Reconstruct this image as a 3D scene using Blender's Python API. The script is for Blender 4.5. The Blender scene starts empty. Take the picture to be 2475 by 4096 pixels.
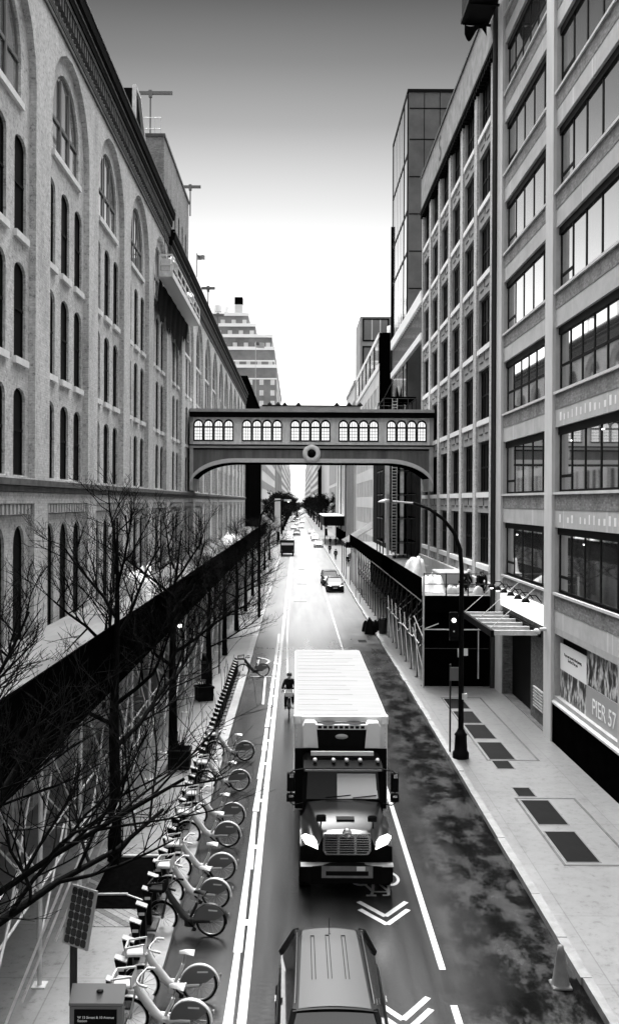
import bpy, bmesh, math, random
from mathutils import Vector, Matrix, noise
from mathutils.geometry import tessellate_polygon

random.seed(7)
S = bpy.context.scene
COL = S.collection
R = math.radians

# ------------------------------------------------------------------ camera
cam = bpy.data.objects.new('camera', bpy.data.cameras.new('camera'))
COL.objects.link(cam)
cam.location = (0, 0, 9.4)
cam.rotation_mode = 'QUATERNION'
cam.rotation_quaternion = (Matrix.Rotation(R(90), 4, 'X') @ Matrix.Rotation(R(0.3), 4, 'Z')).to_quaternion()
cam.data.sensor_fit = 'VERTICAL'
cam.data.sensor_height = 36
cam.data.lens = 36 * 3800 / 4096
cam.data.shift_x = 51.5 / 4096
cam.data.shift_y = -42 / 4096
cam.data.clip_end = 9000
S.camera = cam

# ------------------------------------------------------------------ sky and sun
SKY = ((.08, 1.3), (.14, .80), (.20, .42), (.257, .27), (.295, .20), (.368, .092), (.42, .048), (.47, .020), (.6, .02))
SKY_FILL = 4.5
SUN_EL, SUN_AZ = 50, -2            # sun behind thin cloud, ahead down the street and a little to the right
w = bpy.data.worlds.new('World')
S.world = w
w.use_nodes = True
nt = w.node_tree
for n in list(nt.nodes):
    nt.nodes.remove(n)
def wn(t, **k):
    n = nt.nodes.new(t)
    for a, b in k.items():
        setattr(n, a, b)
    return n
sky = wn('ShaderNodeTexSky', sky_type='NISHITA', sun_disc=False)
sky.sun_elevation = R(SUN_EL)
sky.sun_rotation = R(SUN_AZ)
sky.dust_density = 4
sky.air_density = 1.2
bw = wn('ShaderNodeRGBToBW')
tc = wn('ShaderNodeTexCoord')
sep = wn('ShaderNodeSeparateXYZ')
ramp = wn('ShaderNodeValToRGB')       # elevation: white glow along the street, darker cloud above it
ramp.color_ramp.interpolation = 'LINEAR'
els = ramp.color_ramp.elements
els[0].position, els[0].color = 0.0, (1.4, 1.4, 1.4, 1)
els[1].position, els[1].color = 1.0, (.03, .03, .03, 1)
for p, c in SKY:
    e = els.new(p); e.color = (c, c, c, 1)
# bright fill added to the unseen sky overhead and behind, to light the facades
dot = wn('ShaderNodeVectorMath', operation='DOT_PRODUCT')
dot.inputs[1].default_value = (0, -.10, 1.0)
mr = wn('ShaderNodeMapRange', interpolation_type='SMOOTHSTEP')
mr.inputs[1].default_value = .42; mr.inputs[2].default_value = 1.0
mr.inputs[3].default_value = 0; mr.inputs[4].default_value = SKY_FILL
add = wn('ShaderNodeMath', operation='ADD')
mul = wn('ShaderNodeMath', operation='MULTIPLY')
bg = wn('ShaderNodeBackground')
bg.inputs['Strength'].default_value = 0.15
out = wn('ShaderNodeOutputWorld')
L = nt.links.new
L(sky.outputs[0], bw.inputs[0])
L(tc.outputs['Generated'], sep.inputs[0])
L(tc.outputs['Generated'], dot.inputs[0])
L(dot.outputs['Value'], mr.inputs[0])
L(sep.outputs['Z'], ramp.inputs[0])
L(ramp.outputs[0], add.inputs[0]); L(mr.outputs[0], add.inputs[1])
L(bw.outputs[0], mul.inputs[0])
L(add.outputs[0], mul.inputs[1])
L(mul.outputs[0], bg.inputs['Color'])
L(bg.outputs[0], out.inputs['Surface'])

sl = bpy.data.lights.new('sun', 'SUN')
sl.energy = 1.0
sl.angle = R(20)
sun = bpy.data.objects.new('sun', sl)
COL.objects.link(sun)
sd = Vector((math.sin(R(SUN_AZ)) * math.cos(R(SUN_EL)), math.cos(R(SUN_AZ)) * math.cos(R(SUN_EL)), math.sin(R(SUN_EL))))
sun.rotation_mode = 'QUATERNION'
sun.rotation_quaternion = sd.to_track_quat('Z', 'Y')
sun.location = (0, 0, 80)

S.view_settings.view_transform = 'Standard'
S.view_settings.look = 'None'
S.view_settings.exposure = 1.6
S.view_settings.gamma = 1
S.cycles.max_bounces = 5
S.cycles.glossy_bounces = 3
S.cycles.diffuse_bounces = 4
S.cycles.use_denoising = True
S.cycles.sample_clamp_indirect = 4

# ------------------------------------------------------------------ materials
def nodes(name):
    m = bpy.data.materials.new(name)
    m.use_nodes = True
    t = m.node_tree
    b = t.nodes['Principled BSDF']
    def N(ty, **k):
        n = t.nodes.new(ty)
        for a, v in k.items():
            setattr(n, a, v)
        return n
    return m, t, b, N
def g(v):
    return (v, v, v, 1)
def ramp_node(N, stops):
    r = N('ShaderNodeValToRGB')
    e = r.color_ramp.elements
    e[0].position, e[0].color = stops[0][0], g(stops[0][1])
    e[1].position, e[1].color = stops[-1][0], g(stops[-1][1])
    for p, c in stops[1:-1]:
        x = e.new(p); x.color = g(c)
    return r
def mat(name, col, rough=.6, metal=0., var=0., vs=3., stretch=(1, 1, 1), bump=0., spec=.5, emit=0., coat=0.):
    m, t, b, N = nodes(name)
    b.inputs['Base Color'].default_value = g(col)
    b.inputs['Roughness'].default_value = rough
    b.inputs['Metallic'].default_value = metal
    b.inputs['Specular IOR Level'].default_value = spec
    b.inputs['Coat Weight'].default_value = coat
    if emit:
        b.inputs['Emission Color'].default_value = (1, 1, 1, 1)
        b.inputs['Emission Strength'].default_value = emit
    if var or bump:
        tcn = N('ShaderNodeTexCoord'); mp = N('ShaderNodeMapping')
        mp.inputs['Scale'].default_value = stretch
        t.links.new(tcn.outputs['Object'], mp.inputs[0])
        nz = N('ShaderNodeTexNoise')
        nz.inputs['Scale'].default_value = vs
        nz.inputs['Detail'].default_value = 6
        nz.inputs['Roughness'].default_value = .65
        t.links.new(mp.outputs[0], nz.inputs['Vector'])
        if var:
            r = ramp_node(N, ((.28, col * (1 - var)), (.72, min(col * (1 + var), .9))))
            t.links.new(nz.outputs[0], r.inputs[0])
            t.links.new(r.outputs[0], b.inputs['Base Color'])
        if bump:
            bp = N('ShaderNodeBump')
            bp.inputs['Strength'].default_value = bump
            bp.inputs['Distance'].default_value = .02
            t.links.new(nz.outputs[0], bp.inputs['Height'])
            t.links.new(bp.outputs[0], b.inputs['Normal'])
    return m
def brick_mat(name, col, mortar, var=.25, bw_=.22, bh=.075, dirt=.35, plane='XYZ'):
    m, t, b, N = nodes(name)
    b.inputs['Roughness'].default_value = .85
    tcn = N('ShaderNodeTexCoord'); sp = N('ShaderNodeSeparateXYZ')
    add = N('ShaderNodeMath', operation='ADD'); cb = N('ShaderNodeCombineXYZ')
    t.links.new(tcn.outputs['Object'], sp.inputs[0])
    t.links.new(sp.outputs['X'], add.inputs[0]); t.links.new(sp.outputs['Y'], add.inputs[1])
    t.links.new(add.outputs[0], cb.inputs[0]); t.links.new(sp.outputs['Z'], cb.inputs[1])
    br = N('ShaderNodeTexBrick')
    br.inputs['Scale'].default_value = 1
    br.inputs['Brick Width'].default_value = bw_
    br.inputs['Row Height'].default_value = bh
    br.inputs['Mortar Size'].default_value = .009
    br.inputs['Color1'].default_value = g(col * (1 - var))
    br.inputs['Color2'].default_value = g(col * (1 + var))
    br.inputs['Mortar'].default_value = g(mortar)
    t.links.new(cb.outputs[0], br.inputs['Vector'])
    mp = N('ShaderNodeMapping'); mp.inputs['Scale'].default_value = (1, 1, .35)
    t.links.new(tcn.outputs['Object'], mp.inputs[0])
    nz = N('ShaderNodeTexNoise'); nz.inputs['Scale'].default_value = .9; nz.inputs['Detail'].default_value = 8
    nz.inputs['Roughness'].default_value = .7
    t.links.new(mp.outputs[0], nz.inputs['Vector'])
    r = ramp_node(N, ((.3, 1 - dirt), (.55, 1), (.75, 1.1)))
    t.links.new(nz.outputs[0], r.inputs[0])
    mx = N('ShaderNodeMix', data_type='RGBA', blend_type='MULTIPLY')
    mx.inputs[0].default_value = 1
    t.links.new(br.outputs['Color'], mx.inputs[6]); t.links.new(r.outputs[0], mx.inputs[7])
    gn = N('ShaderNodeTexNoise'); gn.inputs['Scale'].default_value = 7; gn.inputs['Detail'].default_value = 10; gn.inputs['Roughness'].default_value = .85
    t.links.new(tcn.outputs['Object'], gn.inputs['Vector'])
    gr = ramp_node(N, ((.37, .28), (.48, .95), (.6, 1.08)))
    t.links.new(gn.outputs[0], gr.inputs[0])
    m3 = N('ShaderNodeMix', data_type='RGBA', blend_type='MULTIPLY'); m3.inputs[0].default_value = 1
    t.links.new(mx.outputs[2], m3.inputs[6]); t.links.new(gr.outputs[0], m3.inputs[7])
    t.links.new(m3.outputs[2], b.inputs['Base Color'])
    bp = N('ShaderNodeBump'); bp.inputs['Strength'].default_value = .4; bp.inputs['Distance'].default_value = .01
    t.links.new(br.outputs['Fac'], bp.inputs['Height']); bp.invert = True
    t.links.new(bp.outputs[0], b.inputs['Normal'])
    return m
def streak_mat(name, col, streak, amount=.5):      # concrete with pale lime runs and grey grime
    m, t, b, N = nodes(name)
    b.inputs['Roughness'].default_value = .8
    tcn = N('ShaderNodeTexCoord'); mp = N('ShaderNodeMapping'); mp.inputs['Scale'].default_value = (1, 1, .02)
    t.links.new(tcn.outputs['Object'], mp.inputs[0])
    n1 = N('ShaderNodeTexNoise'); n1.inputs['Scale'].default_value = 3.2; n1.inputs['Detail'].default_value = 3
    t.links.new(mp.outputs[0], n1.inputs['Vector'])
    r1 = ramp_node(N, ((.62, 0), (.70, 1)))
    t.links.new(n1.outputs[0], r1.inputs[0])
    n2 = N('ShaderNodeTexNoise'); n2.inputs['Scale'].default_value = .9; n2.inputs['Detail'].default_value = 7
    n2.inputs['Roughness'].default_value = .7
    t.links.new(tcn.outputs['Object'], n2.inputs['Vector'])
    r2 = ramp_node(N, ((.3, col * .78), (.55, col), (.75, col * 1.12)))
    t.links.new(n2.outputs[0], r2.inputs[0])
    ml = N('ShaderNodeMath', operation='MULTIPLY'); ml.inputs[1].default_value = amount
    t.links.new(r1.outputs[0], ml.inputs[0])
    mx = N('ShaderNodeMix', data_type='RGBA')
    t.links.new(ml.outputs[0], mx.inputs[0])
    t.links.new(r2.outputs[0], mx.inputs[6]); mx.inputs[7].default_value = g(streak)
    t.links.new(mx.outputs[2], b.inputs['Base Color'])
    return m
def road_mat():
    m, t, b, N = nodes('wet asphalt')
    tcn = N('ShaderNodeTexCoord')
    mp = N('ShaderNodeMapping'); mp.inputs['Scale'].default_value = (1, .55, 1)
    t.links.new(tcn.outputs['Object'], mp.inputs[0])
    n1 = N('ShaderNodeTexNoise'); n1.inputs['Scale'].default_value = 1.15; n1.inputs['Detail'].default_value = 12
    n1.inputs['Roughness'].default_value = .76
    t.links.new(mp.outputs[0], n1.inputs['Vector'])
    # the right kerb lane is patched and wet, the running lanes are even with faint tyre streaks
    sp = N('ShaderNodeSeparateXYZ'); t.links.new(tcn.outputs['Object'], sp.inputs[0])
    wv = N('ShaderNodeTexNoise'); wv.inputs['Scale'].default_value = .5; wv.inputs['Detail'].default_value = 4
    t.links.new(tcn.outputs['Object'], wv.inputs['Vector'])
    wob = N('ShaderNodeMath', operation='MULTIPLY_ADD'); wob.inputs[1].default_value = 2.4
    t.links.new(wv.outputs[0], wob.inputs[0]); t.links.new(sp.outputs['X'], wob.inputs[2])
    mr = N('ShaderNodeMapRange'); mr.inputs[1].default_value = 3.9; mr.inputs[2].default_value = 5.6
    t.links.new(wob.outputs[0], mr.inputs[0])
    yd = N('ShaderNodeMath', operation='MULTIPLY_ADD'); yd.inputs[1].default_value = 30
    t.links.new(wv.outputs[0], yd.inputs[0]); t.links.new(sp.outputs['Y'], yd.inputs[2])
    farmask = N('ShaderNodeMapRange', interpolation_type='SMOOTHSTEP'); farmask.inputs[1].default_value = 55; farmask.inputs[2].default_value = 100
    t.links.new(yd.outputs[0], farmask.inputs[0])
    wet = N('ShaderNodeMath', operation='SUBTRACT'); wet.inputs[0].default_value = 1; t.links.new(farmask.outputs[0], wet.inputs[1])  # near part of the road, inverse of the far glare mask
    kw = N('ShaderNodeMath', operation='MULTIPLY'); t.links.new(mr.outputs[0], kw.inputs[0]); t.links.new(wet.outputs[0], kw.inputs[1])
    kerbcol = ramp_node(N, ((.42, .0008), (.50, .003), (.53, .020), (.66, .042)))
    t.links.new(n1.outputs[0], kerbcol.inputs[0])
    mp2 = N('ShaderNodeMapping'); mp2.inputs['Scale'].default_value = (1, .06, 1)
    t.links.new(tcn.outputs['Object'], mp2.inputs[0])
    n4 = N('ShaderNodeTexNoise'); n4.inputs['Scale'].default_value = 1.7; n4.inputs['Detail'].default_value = 7
    t.links.new(mp2.outputs[0], n4.inputs['Vector'])
    lanecol = ramp_node(N, ((.3, .009), (.5, .018), (.7, .031)))
    t.links.new(n4.outputs[0], lanecol.inputs[0])
    mixc = N('ShaderNodeMix', data_type='RGBA')
    glarecol = ramp_node(N, ((.3, .10), (.5, .14), (.7, .18)))     # sky glare on the far wet road, put into its colour as paler tone
    t.links.new(n4.outputs[0], glarecol.inputs[0])
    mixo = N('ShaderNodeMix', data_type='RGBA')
    t.links.new(farmask.outputs[0], mixo.inputs[0]); t.links.new(lanecol.outputs[0], mixo.inputs[6]); t.links.new(glarecol.outputs[0], mixo.inputs[7])
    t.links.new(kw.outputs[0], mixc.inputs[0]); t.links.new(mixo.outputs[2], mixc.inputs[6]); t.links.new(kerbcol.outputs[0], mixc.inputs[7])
    n2 = N('ShaderNodeTexNoise'); n2.inputs['Scale'].default_value = 60; n2.inputs['Detail'].default_value = 3
    t.links.new(tcn.outputs['Object'], n2.inputs['Vector'])
    mx = N('ShaderNodeMix', data_type='RGBA', blend_type='OVERLAY'); mx.inputs[0].default_value = .5
    t.links.new(mixc.outputs[2], mx.inputs[6]); t.links.new(n2.outputs[0], mx.inputs[7])
    t.links.new(mx.outputs[2], b.inputs['Base Color'])
    rr = ramp_node(N, ((.3, .18), (.7, .27)))
    t.links.new(n4.outputs[0], rr.inputs[0])
    mro = N('ShaderNodeMix', data_type='FLOAT'); mro.inputs[3].default_value = .36
    t.links.new(farmask.outputs[0], mro.inputs[0]); t.links.new(rr.outputs[0], mro.inputs[2])
    t.links.new(mro.outputs[0], b.inputs['Roughness'])
    sw = N('ShaderNodeMapRange'); sw.inputs[1].default_value = .46; sw.inputs[2].default_value = .56
    sw.inputs[3].default_value = .06; sw.inputs[4].default_value = .38
    t.links.new(n1.outputs[0], sw.inputs[0])
    ms = N('ShaderNodeMix', data_type='FLOAT'); ms.inputs[2].default_value = .5
    t.links.new(kw.outputs[0], ms.inputs[0]); t.links.new(sw.outputs[0], ms.inputs[3])
    t.links.new(ms.outputs[0], b.inputs['Specular IOR Level'])
    b.inputs['IOR'].default_value = 1.42
    n3 = N('ShaderNodeTexNoise'); n3.inputs['Scale'].default_value = 9; n3.inputs['Detail'].default_value = 6
    t.links.new(tcn.outputs['Object'], n3.inputs['Vector'])
    bp = N('ShaderNodeBump'); bp.inputs['Strength'].default_value = .13; bp.inputs['Distance'].default_value = .02
    t.links.new(n3.outputs[0], bp.inputs['Height']); t.links.new(bp.outputs[0], b.inputs['Normal'])
    return m
def flag_mat(name, col, size=1.52):
    m, t, b, N = nodes(name)
    tcn = N('ShaderNodeTexCoord')
    br = N('ShaderNodeTexBrick'); br.offset = 0
    br.inputs['Scale'].default_value = 1; br.inputs['Brick Width'].default_value = size
    br.inputs['Row Height'].default_value = size; br.inputs['Mortar Size'].default_value = .012
    br.inputs['Color1'].default_value = g(col * .93); br.inputs['Color2'].default_value = g(col * 1.07)
    br.inputs['Mortar'].default_value = g(col * .6)
    t.links.new(tcn.outputs['Object'], br.inputs['Vector'])
    nz = N('ShaderNodeTexNoise'); nz.inputs['Scale'].default_value = 1.1; nz.inputs['Detail'].default_value = 10
    nz.inputs['Roughness'].default_value = .7
    t.links.new(tcn.outputs['Object'], nz.inputs['Vector'])
    r = ramp_node(N, ((.25, .78), (.5, .96), (.75, 1.08)))
    t.links.new(nz.outputs[0], r.inputs[0])
    mx = N('ShaderNodeMix', data_type='RGBA', blend_type='MULTIPLY'); mx.inputs[0].default_value = 1
    t.links.new(br.outputs['Color'], mx.inputs[6]); t.links.new(r.outputs[0], mx.inputs[7])
    t.links.new(mx.outputs[2], b.inputs['Base Color'])
    rr = ramp_node(N, ((.25, .2), (.75, .38)))
    b.inputs['Roughness'].default_value = .32
    sp1 = N('ShaderNodeTexNoise'); sp1.inputs['Scale'].default_value = 4.5; sp1.inputs['Detail'].default_value = 12; sp1.inputs['Roughness'].default_value = .8
    t.links.new(tcn.outputs['Object'], sp1.inputs['Vector'])
    r2 = ramp_node(N, ((.36, .45), (.45, .9), (.55, 1.0)))
    t.links.new(sp1.outputs[0], r2.inputs[0])
    m2 = N('ShaderNodeMix', data_type='RGBA', blend_type='MULTIPLY'); m2.inputs[0].default_value = 1
    t.links.new(mx.outputs[2], m2.inputs[6]); t.links.new(r2.outputs[0], m2.inputs[7])
    t.links.new(m2.outputs[2], b.inputs['Base Color'])
    return m
M = {}
M['brick'] = brick_mat('pale brick', .52, .45, .12)
M['brick_pale'] = brick_mat('paler brick', .56, .48, .12)
M['brick_dark'] = brick_mat('dark brick', .10, .08, .3)
M['brick_mid'] = brick_mat('weathered brick', .22, .20, .3, dirt=.5)
M['brick_far'] = mat('far brick', .30, .9, var=.2, vs=.4)
M['stone'] = mat('limestone', .42, .8, var=.2, vs=1.2)
M['sill'] = mat('pale stone sill', .62, .7, var=.12, vs=4)
M['sill_white'] = mat('white painted sill', .78, .6, var=.08, vs=3)
M['cornice'] = mat('sooty sheet metal cornice', .004, .8, var=.5, vs=2, spec=.03)
M['cornice_edge'] = mat('weathered metal edge', .16, .6, var=.3, vs=3)
M['ledge'] = mat('sooty stone ledge', .06, .8, var=.6, vs=3)
M['concrete'] = streak_mat('streaked concrete', .44, .78, .45)
M['concrete_plain'] = mat('grey concrete', .36, .8, var=.18, vs=1.5)
M['pier'] = mat('pale concrete pier', .52, .8, var=.14, vs=1.3, stretch=(1, 1, .25))
M['glass_dark'] = mat('dirty dark glass', .004, .5, spec=.05)
M['glass'] = mat('window glass', .07, .03, spec=.9, var=.35, vs=.6)
M['glass'].node_tree.nodes['Principled BSDF'].inputs['IOR'].default_value = 4.0
M['glass_car'] = mat('vehicle glass', .008, .04, spec=.6)
M['glass_sky'] = mat('curtain wall glass', .05, .05, spec=1)
M['glass_sky'].node_tree.nodes['Principled BSDF'].inputs['IOR'].default_value = 5
M['lit'] = mat('lit window pane', .6, .3, emit=.32, var=.3, vs=2)  # glow stands in for daylight seen through the glazed footbridge
M['frame'] = mat('black window frame', .004, .6, spec=.1)
M['frame_grey'] = mat('grey window frame', .12, .5)
M['black'] = mat('black paint', .002, .6, spec=.08)
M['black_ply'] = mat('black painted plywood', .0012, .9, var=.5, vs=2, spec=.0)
M['deck'] = mat('grey plank deck', .13, .75, var=.3, vs=2, stretch=(1, .2, 1))
M['galv'] = mat('galvanised pipe', .55, .45, metal=.1, var=.25, vs=4)
M['dark_steel'] = mat('dark steel', .02, .45, metal=.3)
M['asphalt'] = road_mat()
M['flag'] = flag_mat('wet concrete paving', .195, 3.04)
M['flag_left'] = flag_mat('wet concrete paving with stains', .22, 2.3)
M['kerb'] = mat('granite kerb', .17, .6, var=.3, vs=3)
M['paint'] = mat('white road paint', .42, .5, var=.18, vs=4)
M['soil'] = mat('wet soil', .002, .9, var=.5, vs=8, bump=.5, spec=.0)
M['cobble'] = brick_mat('granite setts', .16, .01, .5, .22, .13)
M['bark'] = mat('wet bark', .0025, .8, var=.5, vs=14, bump=.5, spec=.04)
M['twig'] = mat('twig bark', .003, .8, var=.4, vs=6, spec=.04)
M['tyre'] = mat('tyre rubber', .003, .9, spec=.06)
M['rim'] = mat('wheel rim', .22, .4, metal=.5)
M['bike'] = mat('pale bike paint', .46, .35, coat=.3)
M['bike_guard'] = mat('grey wheel guard', .10, .4)
M['bike_black'] = mat('black bike paint', .010, .4)
M['chrome'] = mat('polished steel', .75, .18, metal=1)
M['car_black'] = mat('black car paint', .002, .35, spec=.15, coat=.08)
M['car_dark'] = mat('dark grey car paint', .05, .3, coat=.6)
M['car_white'] = mat('white car paint', .75, .3, coat=.6)
M['car_grey'] = mat('silver car paint', .35, .3, coat=.6)
M['lamp'] = mat('lit headlamp', .8, .2, emit=1.6)
M['lamp_off'] = mat('lamp glass', .5, .15)
M['tail'] = mat('tail lamp', .10, .2)
M['truck_black'] = mat('matt black truck trim', .002, .7, spec=.05)
M['bumper_grey'] = mat('scuffed bumper steel', .13, .5, metal=.2, var=.3, vs=5)
M['box_roof'] = mat('weathered box roof', .26, .9, var=.12, vs=2, stretch=(.3, 3, 1), spec=0)
M['truck'] = mat('dark truck paint', .010, .28, coat=.25)
M['white_box'] = mat('white truck panel', .62, .4, var=.05, vs=1)
M['plastic_white'] = mat('white plastic', .55, .4)
M['skin'] = mat('skin', .35, .5)
M['cloth_dark'] = mat('dark clothing', .005, .9, spec=.1)
M['cloth_mid'] = mat('grey clothing', .10, .9)
M['cloth_light'] = mat('pale clothing', .60, .9)
M['hair'] = mat('dark hair', .010, .7)
M['tarp'] = mat('white tarpaulin', .72, .5, var=.2, vs=3, bump=.4)
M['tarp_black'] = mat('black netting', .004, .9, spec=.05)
M['plate'] = mat('dark steel hatch', .002, .7, var=.8, vs=2, bump=.3, spec=.06)
M['sign_grey'] = mat('grey sign panel', .30, .5)
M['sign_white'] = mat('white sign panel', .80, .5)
M['ink'] = mat('dark ink', .02, .6)
M['tower_panel'] = mat('dark cladding panel', .075, .5, var=.35, vs=.5)
M['far_light'] = mat('pale facade', .55, .8, var=.15, vs=.3)
M['far_mid'] = mat('grey facade', .28, .8, var=.25, vs=.2)
M['far_dark'] = mat('dark facade', .002, .9, var=.4, vs=.2, spec=0)
M['cone'] = mat('faded traffic cone', .10, .6, var=.25, vs=5)
M['roof'] = mat('roofing felt', .06, .9, var=.3, vs=.5)
M['flagcloth'] = mat('flag cloth', .5, .8)
def photo_mat():
    m, t, b, N = nodes('poster photograph')
    tcn = N('ShaderNodeTexCoord'); mp = N('ShaderNodeMapping'); mp.inputs['Scale'].default_value = (1, 2.4, .9)
    t.links.new(tcn.outputs['Object'], mp.inputs[0])
    nz = N('ShaderNodeTexNoise'); nz.inputs['Scale'].default_value = 3.0; nz.inputs['Detail'].default_value = 6
    t.links.new(mp.outputs[0], nz.inputs['Vector'])
    r = ramp_node(N, ((.46, .008), (.52, .2), (.60, .6)))
    t.links.new(nz.outputs[0], r.inputs[0]); t.links.new(r.outputs[0], b.inputs['Base Color'])
    b.inputs['Roughness'].default_value = .3
    return m
M['photo'] = photo_mat()
def solar_mat():
    return mat('solar cells', .012, .2, coat=.5)
M['solar'] = solar_mat()

# ------------------------------------------------------------------ mesh builder
def world_loc(o):
    v = Vector((0, 0, 0))
    while o is not None:
        v += o.location
        o = o.parent
    return v
class MB:
    def __init__(self):
        self.v = []; self.f = []; self.M = None; self.sm = []
    def add(self, vs, fs, smooth=False):
        k = len(self.v)
        for c in vs:
            c = Vector(c)
            self.v.append(self.M @ c if self.M else c)
        for f in fs:
            self.f.append(tuple(i + k for i in f)); self.sm.append(smooth)
        return self
    def box(self, x0, y0, z0, x1, y1, z1):
        if x0 > x1: x0, x1 = x1, x0
        if y0 > y1: y0, y1 = y1, y0
        if z0 > z1: z0, z1 = z1, z0
        vs = [(x0, y0, z0), (x1, y0, z0), (x1, y1, z0), (x0, y1, z0), (x0, y0, z1), (x1, y0, z1), (x1, y1, z1), (x0, y1, z1)]
        return self.add(vs, [(0, 3, 2, 1), (4, 5, 6, 7), (0, 1, 5, 4), (1, 2, 6, 5), (2, 3, 7, 6), (3, 0, 4, 7)])
    def bbox(self, x0, y0, z0, x1, y1, z1, b=.02):     # box with chamfered vertical and top edges
        pl = [(x0 + b, y0), (x1 - b, y0), (x1, y0 + b), (x1, y1 - b), (x1 - b, y1), (x0 + b, y1), (x0, y1 - b), (x0, y0 + b)]
        ins = [(x0 + 2 * b, y0 + b), (x1 - 2 * b, y0 + b), (x1 - b, y0 + 2 * b), (x1 - b, y1 - 2 * b), (x1 - 2 * b, y1 - b), (x0 + 2 * b, y1 - b), (x0 + b, y1 - 2 * b), (x0 + b, y0 + 2 * b)]
        vs = [(x, y, z0) for x, y in pl] + [(x, y, z1 - b) for x, y in pl] + [(x, y, z1) for x, y in ins]
        fs = [tuple(range(7, -1, -1)), tuple(range(16, 24))]
        for a in (0, 8):
            for i in range(8):
                j = (i + 1) % 8
                fs.append((a + i, a + j, a + 8 + j, a + 8 + i))
        return self.add(vs, fs)
    def tube(self, pts, r, n=6, smooth=True, cap=True):
        pts = [Vector(p) for p in pts]
        rs = r if isinstance(r, (list, tuple)) else [r] * len(pts)
        vs = []; fs = []
        u = None
        for i, p in enumerate(pts):
            d = (pts[min(i + 1, len(pts) - 1)] - pts[max(i - 1, 0)]).normalized()
            if u is None:
                u = d.orthogonal().normalized()
            else:
                u = (u - d * u.dot(d)).normalized()
            q = d.cross(u)
            for k in range(n):
                a = 2 * math.pi * k / n
                vs.append(p + (u * math.cos(a) + q * math.sin(a)) * rs[i])
        for i in range(len(pts) - 1):
            for k in range(n):
                j = (k + 1) % n
                fs.append((i * n + k, i * n + j, i * n + n + j, i * n + n + k))
        self.add(vs, fs, smooth)
        if cap:
            e = (len(pts) - 1) * n
            self.add(vs[:n], [tuple(range(n - 1, -1, -1))]); self.add(vs[e:], [tuple(range(n))])
        return self
    def bar(self, a, b, wd, ht=None):
        ht = ht or wd
        a = Vector(a); b = Vector(b); d = (b - a).normalized()
        up = Vector((0, 0, 1)) if abs(d.z) < .95 else Vector((1, 0, 0))
        s = d.cross(up).normalized() * wd / 2; t = s.cross(d).normalized() * ht / 2
        vs = [a - s - t, a + s - t, a + s + t, a - s + t, b - s - t, b + s - t, b + s + t, b - s + t]
        return self.add(vs, [(0, 3, 2, 1), (4, 5, 6, 7), (0, 1, 5, 4), (1, 2, 6, 5), (2, 3, 7, 6), (3, 0, 4, 7)])
    def lathe(self, prof, c=(0, 0, 0), axis='Z', n=16, smooth=True):
        vs = []; fs = []
        for r, h in prof:
            for k in range(n):
                a = 2 * math.pi * k / n
                x, y = r * math.cos(a), r * math.sin(a)
                p = {'Z': (x, y, h), 'X': (h, x, y), 'Y': (x, h, y)}[axis]
                vs.append((p[0] + c[0], p[1] + c[1], p[2] + c[2]))
        for i in range(len(prof) - 1):
            for k in range(n):
                j = (k + 1) % n
                fs.append((i * n + k, i * n + j, i * n + n + j, i * n + n + k))
        return self.add(vs, fs, smooth)
    def ring(self, c, ra, rb, axis='Y', n=24, w=.04):   # torus of square-ish section
        pr = [(ra, -w / 2), (rb, -w / 2 * .6), (rb, w / 2 * .6), (ra, w / 2), (ra, -w / 2)]
        return self.lathe(pr, c, axis, n)
    def plate(self, to3, outer, holes=(), depth=None):   # filled polygon with holes; depth(u,v) gives the back rim of the holes
        polys = [[Vector((a, b, 0)) for a, b in outer]] + [[Vector((a, b, 0)) for a, b in h] for h in holes]
        flat = [p for pl in polys for p in pl]
        tr = tessellate_polygon(polys)
        self.add([to3(p.x, p.y, 0) for p in flat], [tuple(t) for t in tr])
        if depth is not None:
            for h in holes:
                n = len(h)
                self.add([to3(a, b, 0) for a, b in h] + [to3(a, b, depth) for a, b in h],
                         [(i, (i + 1) % n, n + (i + 1) % n, n + i) for i in range(n)])
        return self
    def prism(self, to3, outline, d0, d1):
        n = len(outline)
        tr = tessellate_polygon([[Vector((a, b, 0)) for a, b in outline]])
        self.add([to3(a, b, d0) for a, b in outline] + [to3(a, b, d1) for a, b in outline],
                 [tuple(t) for t in tr] + [tuple(i + n for i in t) for t in tr] + [(i, (i + 1) % n, n + (i + 1) % n, n + i) for i in range(n)])
        return self
    def grid(self, nu, nv, fn, smooth=True):
        vs = [fn(i / (nu - 1), j / (nv - 1)) for j in range(nv) for i in range(nu)]
        fs = [(j * nu + i, j * nu + i + 1, (j + 1) * nu + i + 1, (j + 1) * nu + i) for j in range(nv - 1) for i in range(nu - 1)]
        return self.add(vs, fs, smooth)
    def build(self, name, m, parent=None):
        me = bpy.data.meshes.new(name)
        off = world_loc(parent)
        me.from_pydata([v - off for v in self.v], [], self.f)
        for p, s in zip(me.polygons, self.sm):
            p.use_smooth = s
        me.materials.append(M[m] if isinstance(m, str) else m)
        me.update()
        o = bpy.data.objects.new(name, me)
        COL.objects.link(o)
        o.parent = parent
        return o
def tag(o, label=None, cat=None, group=None, kind=None):
    if label: o['label'] = label
    if cat: o['category'] = cat
    if group: o['group'] = group
    if kind: o['kind'] = kind
    return o
def thing(name, loc, label, cat, group=None, rz=0):
    o = bpy.data.objects.new(name, None)
    o.empty_display_size = .3
    COL.objects.link(o)
    o.location = loc
    o.rotation_euler = (0, 0, rz)
    return tag(o, label, cat, group)
KIDS = {}
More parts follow.
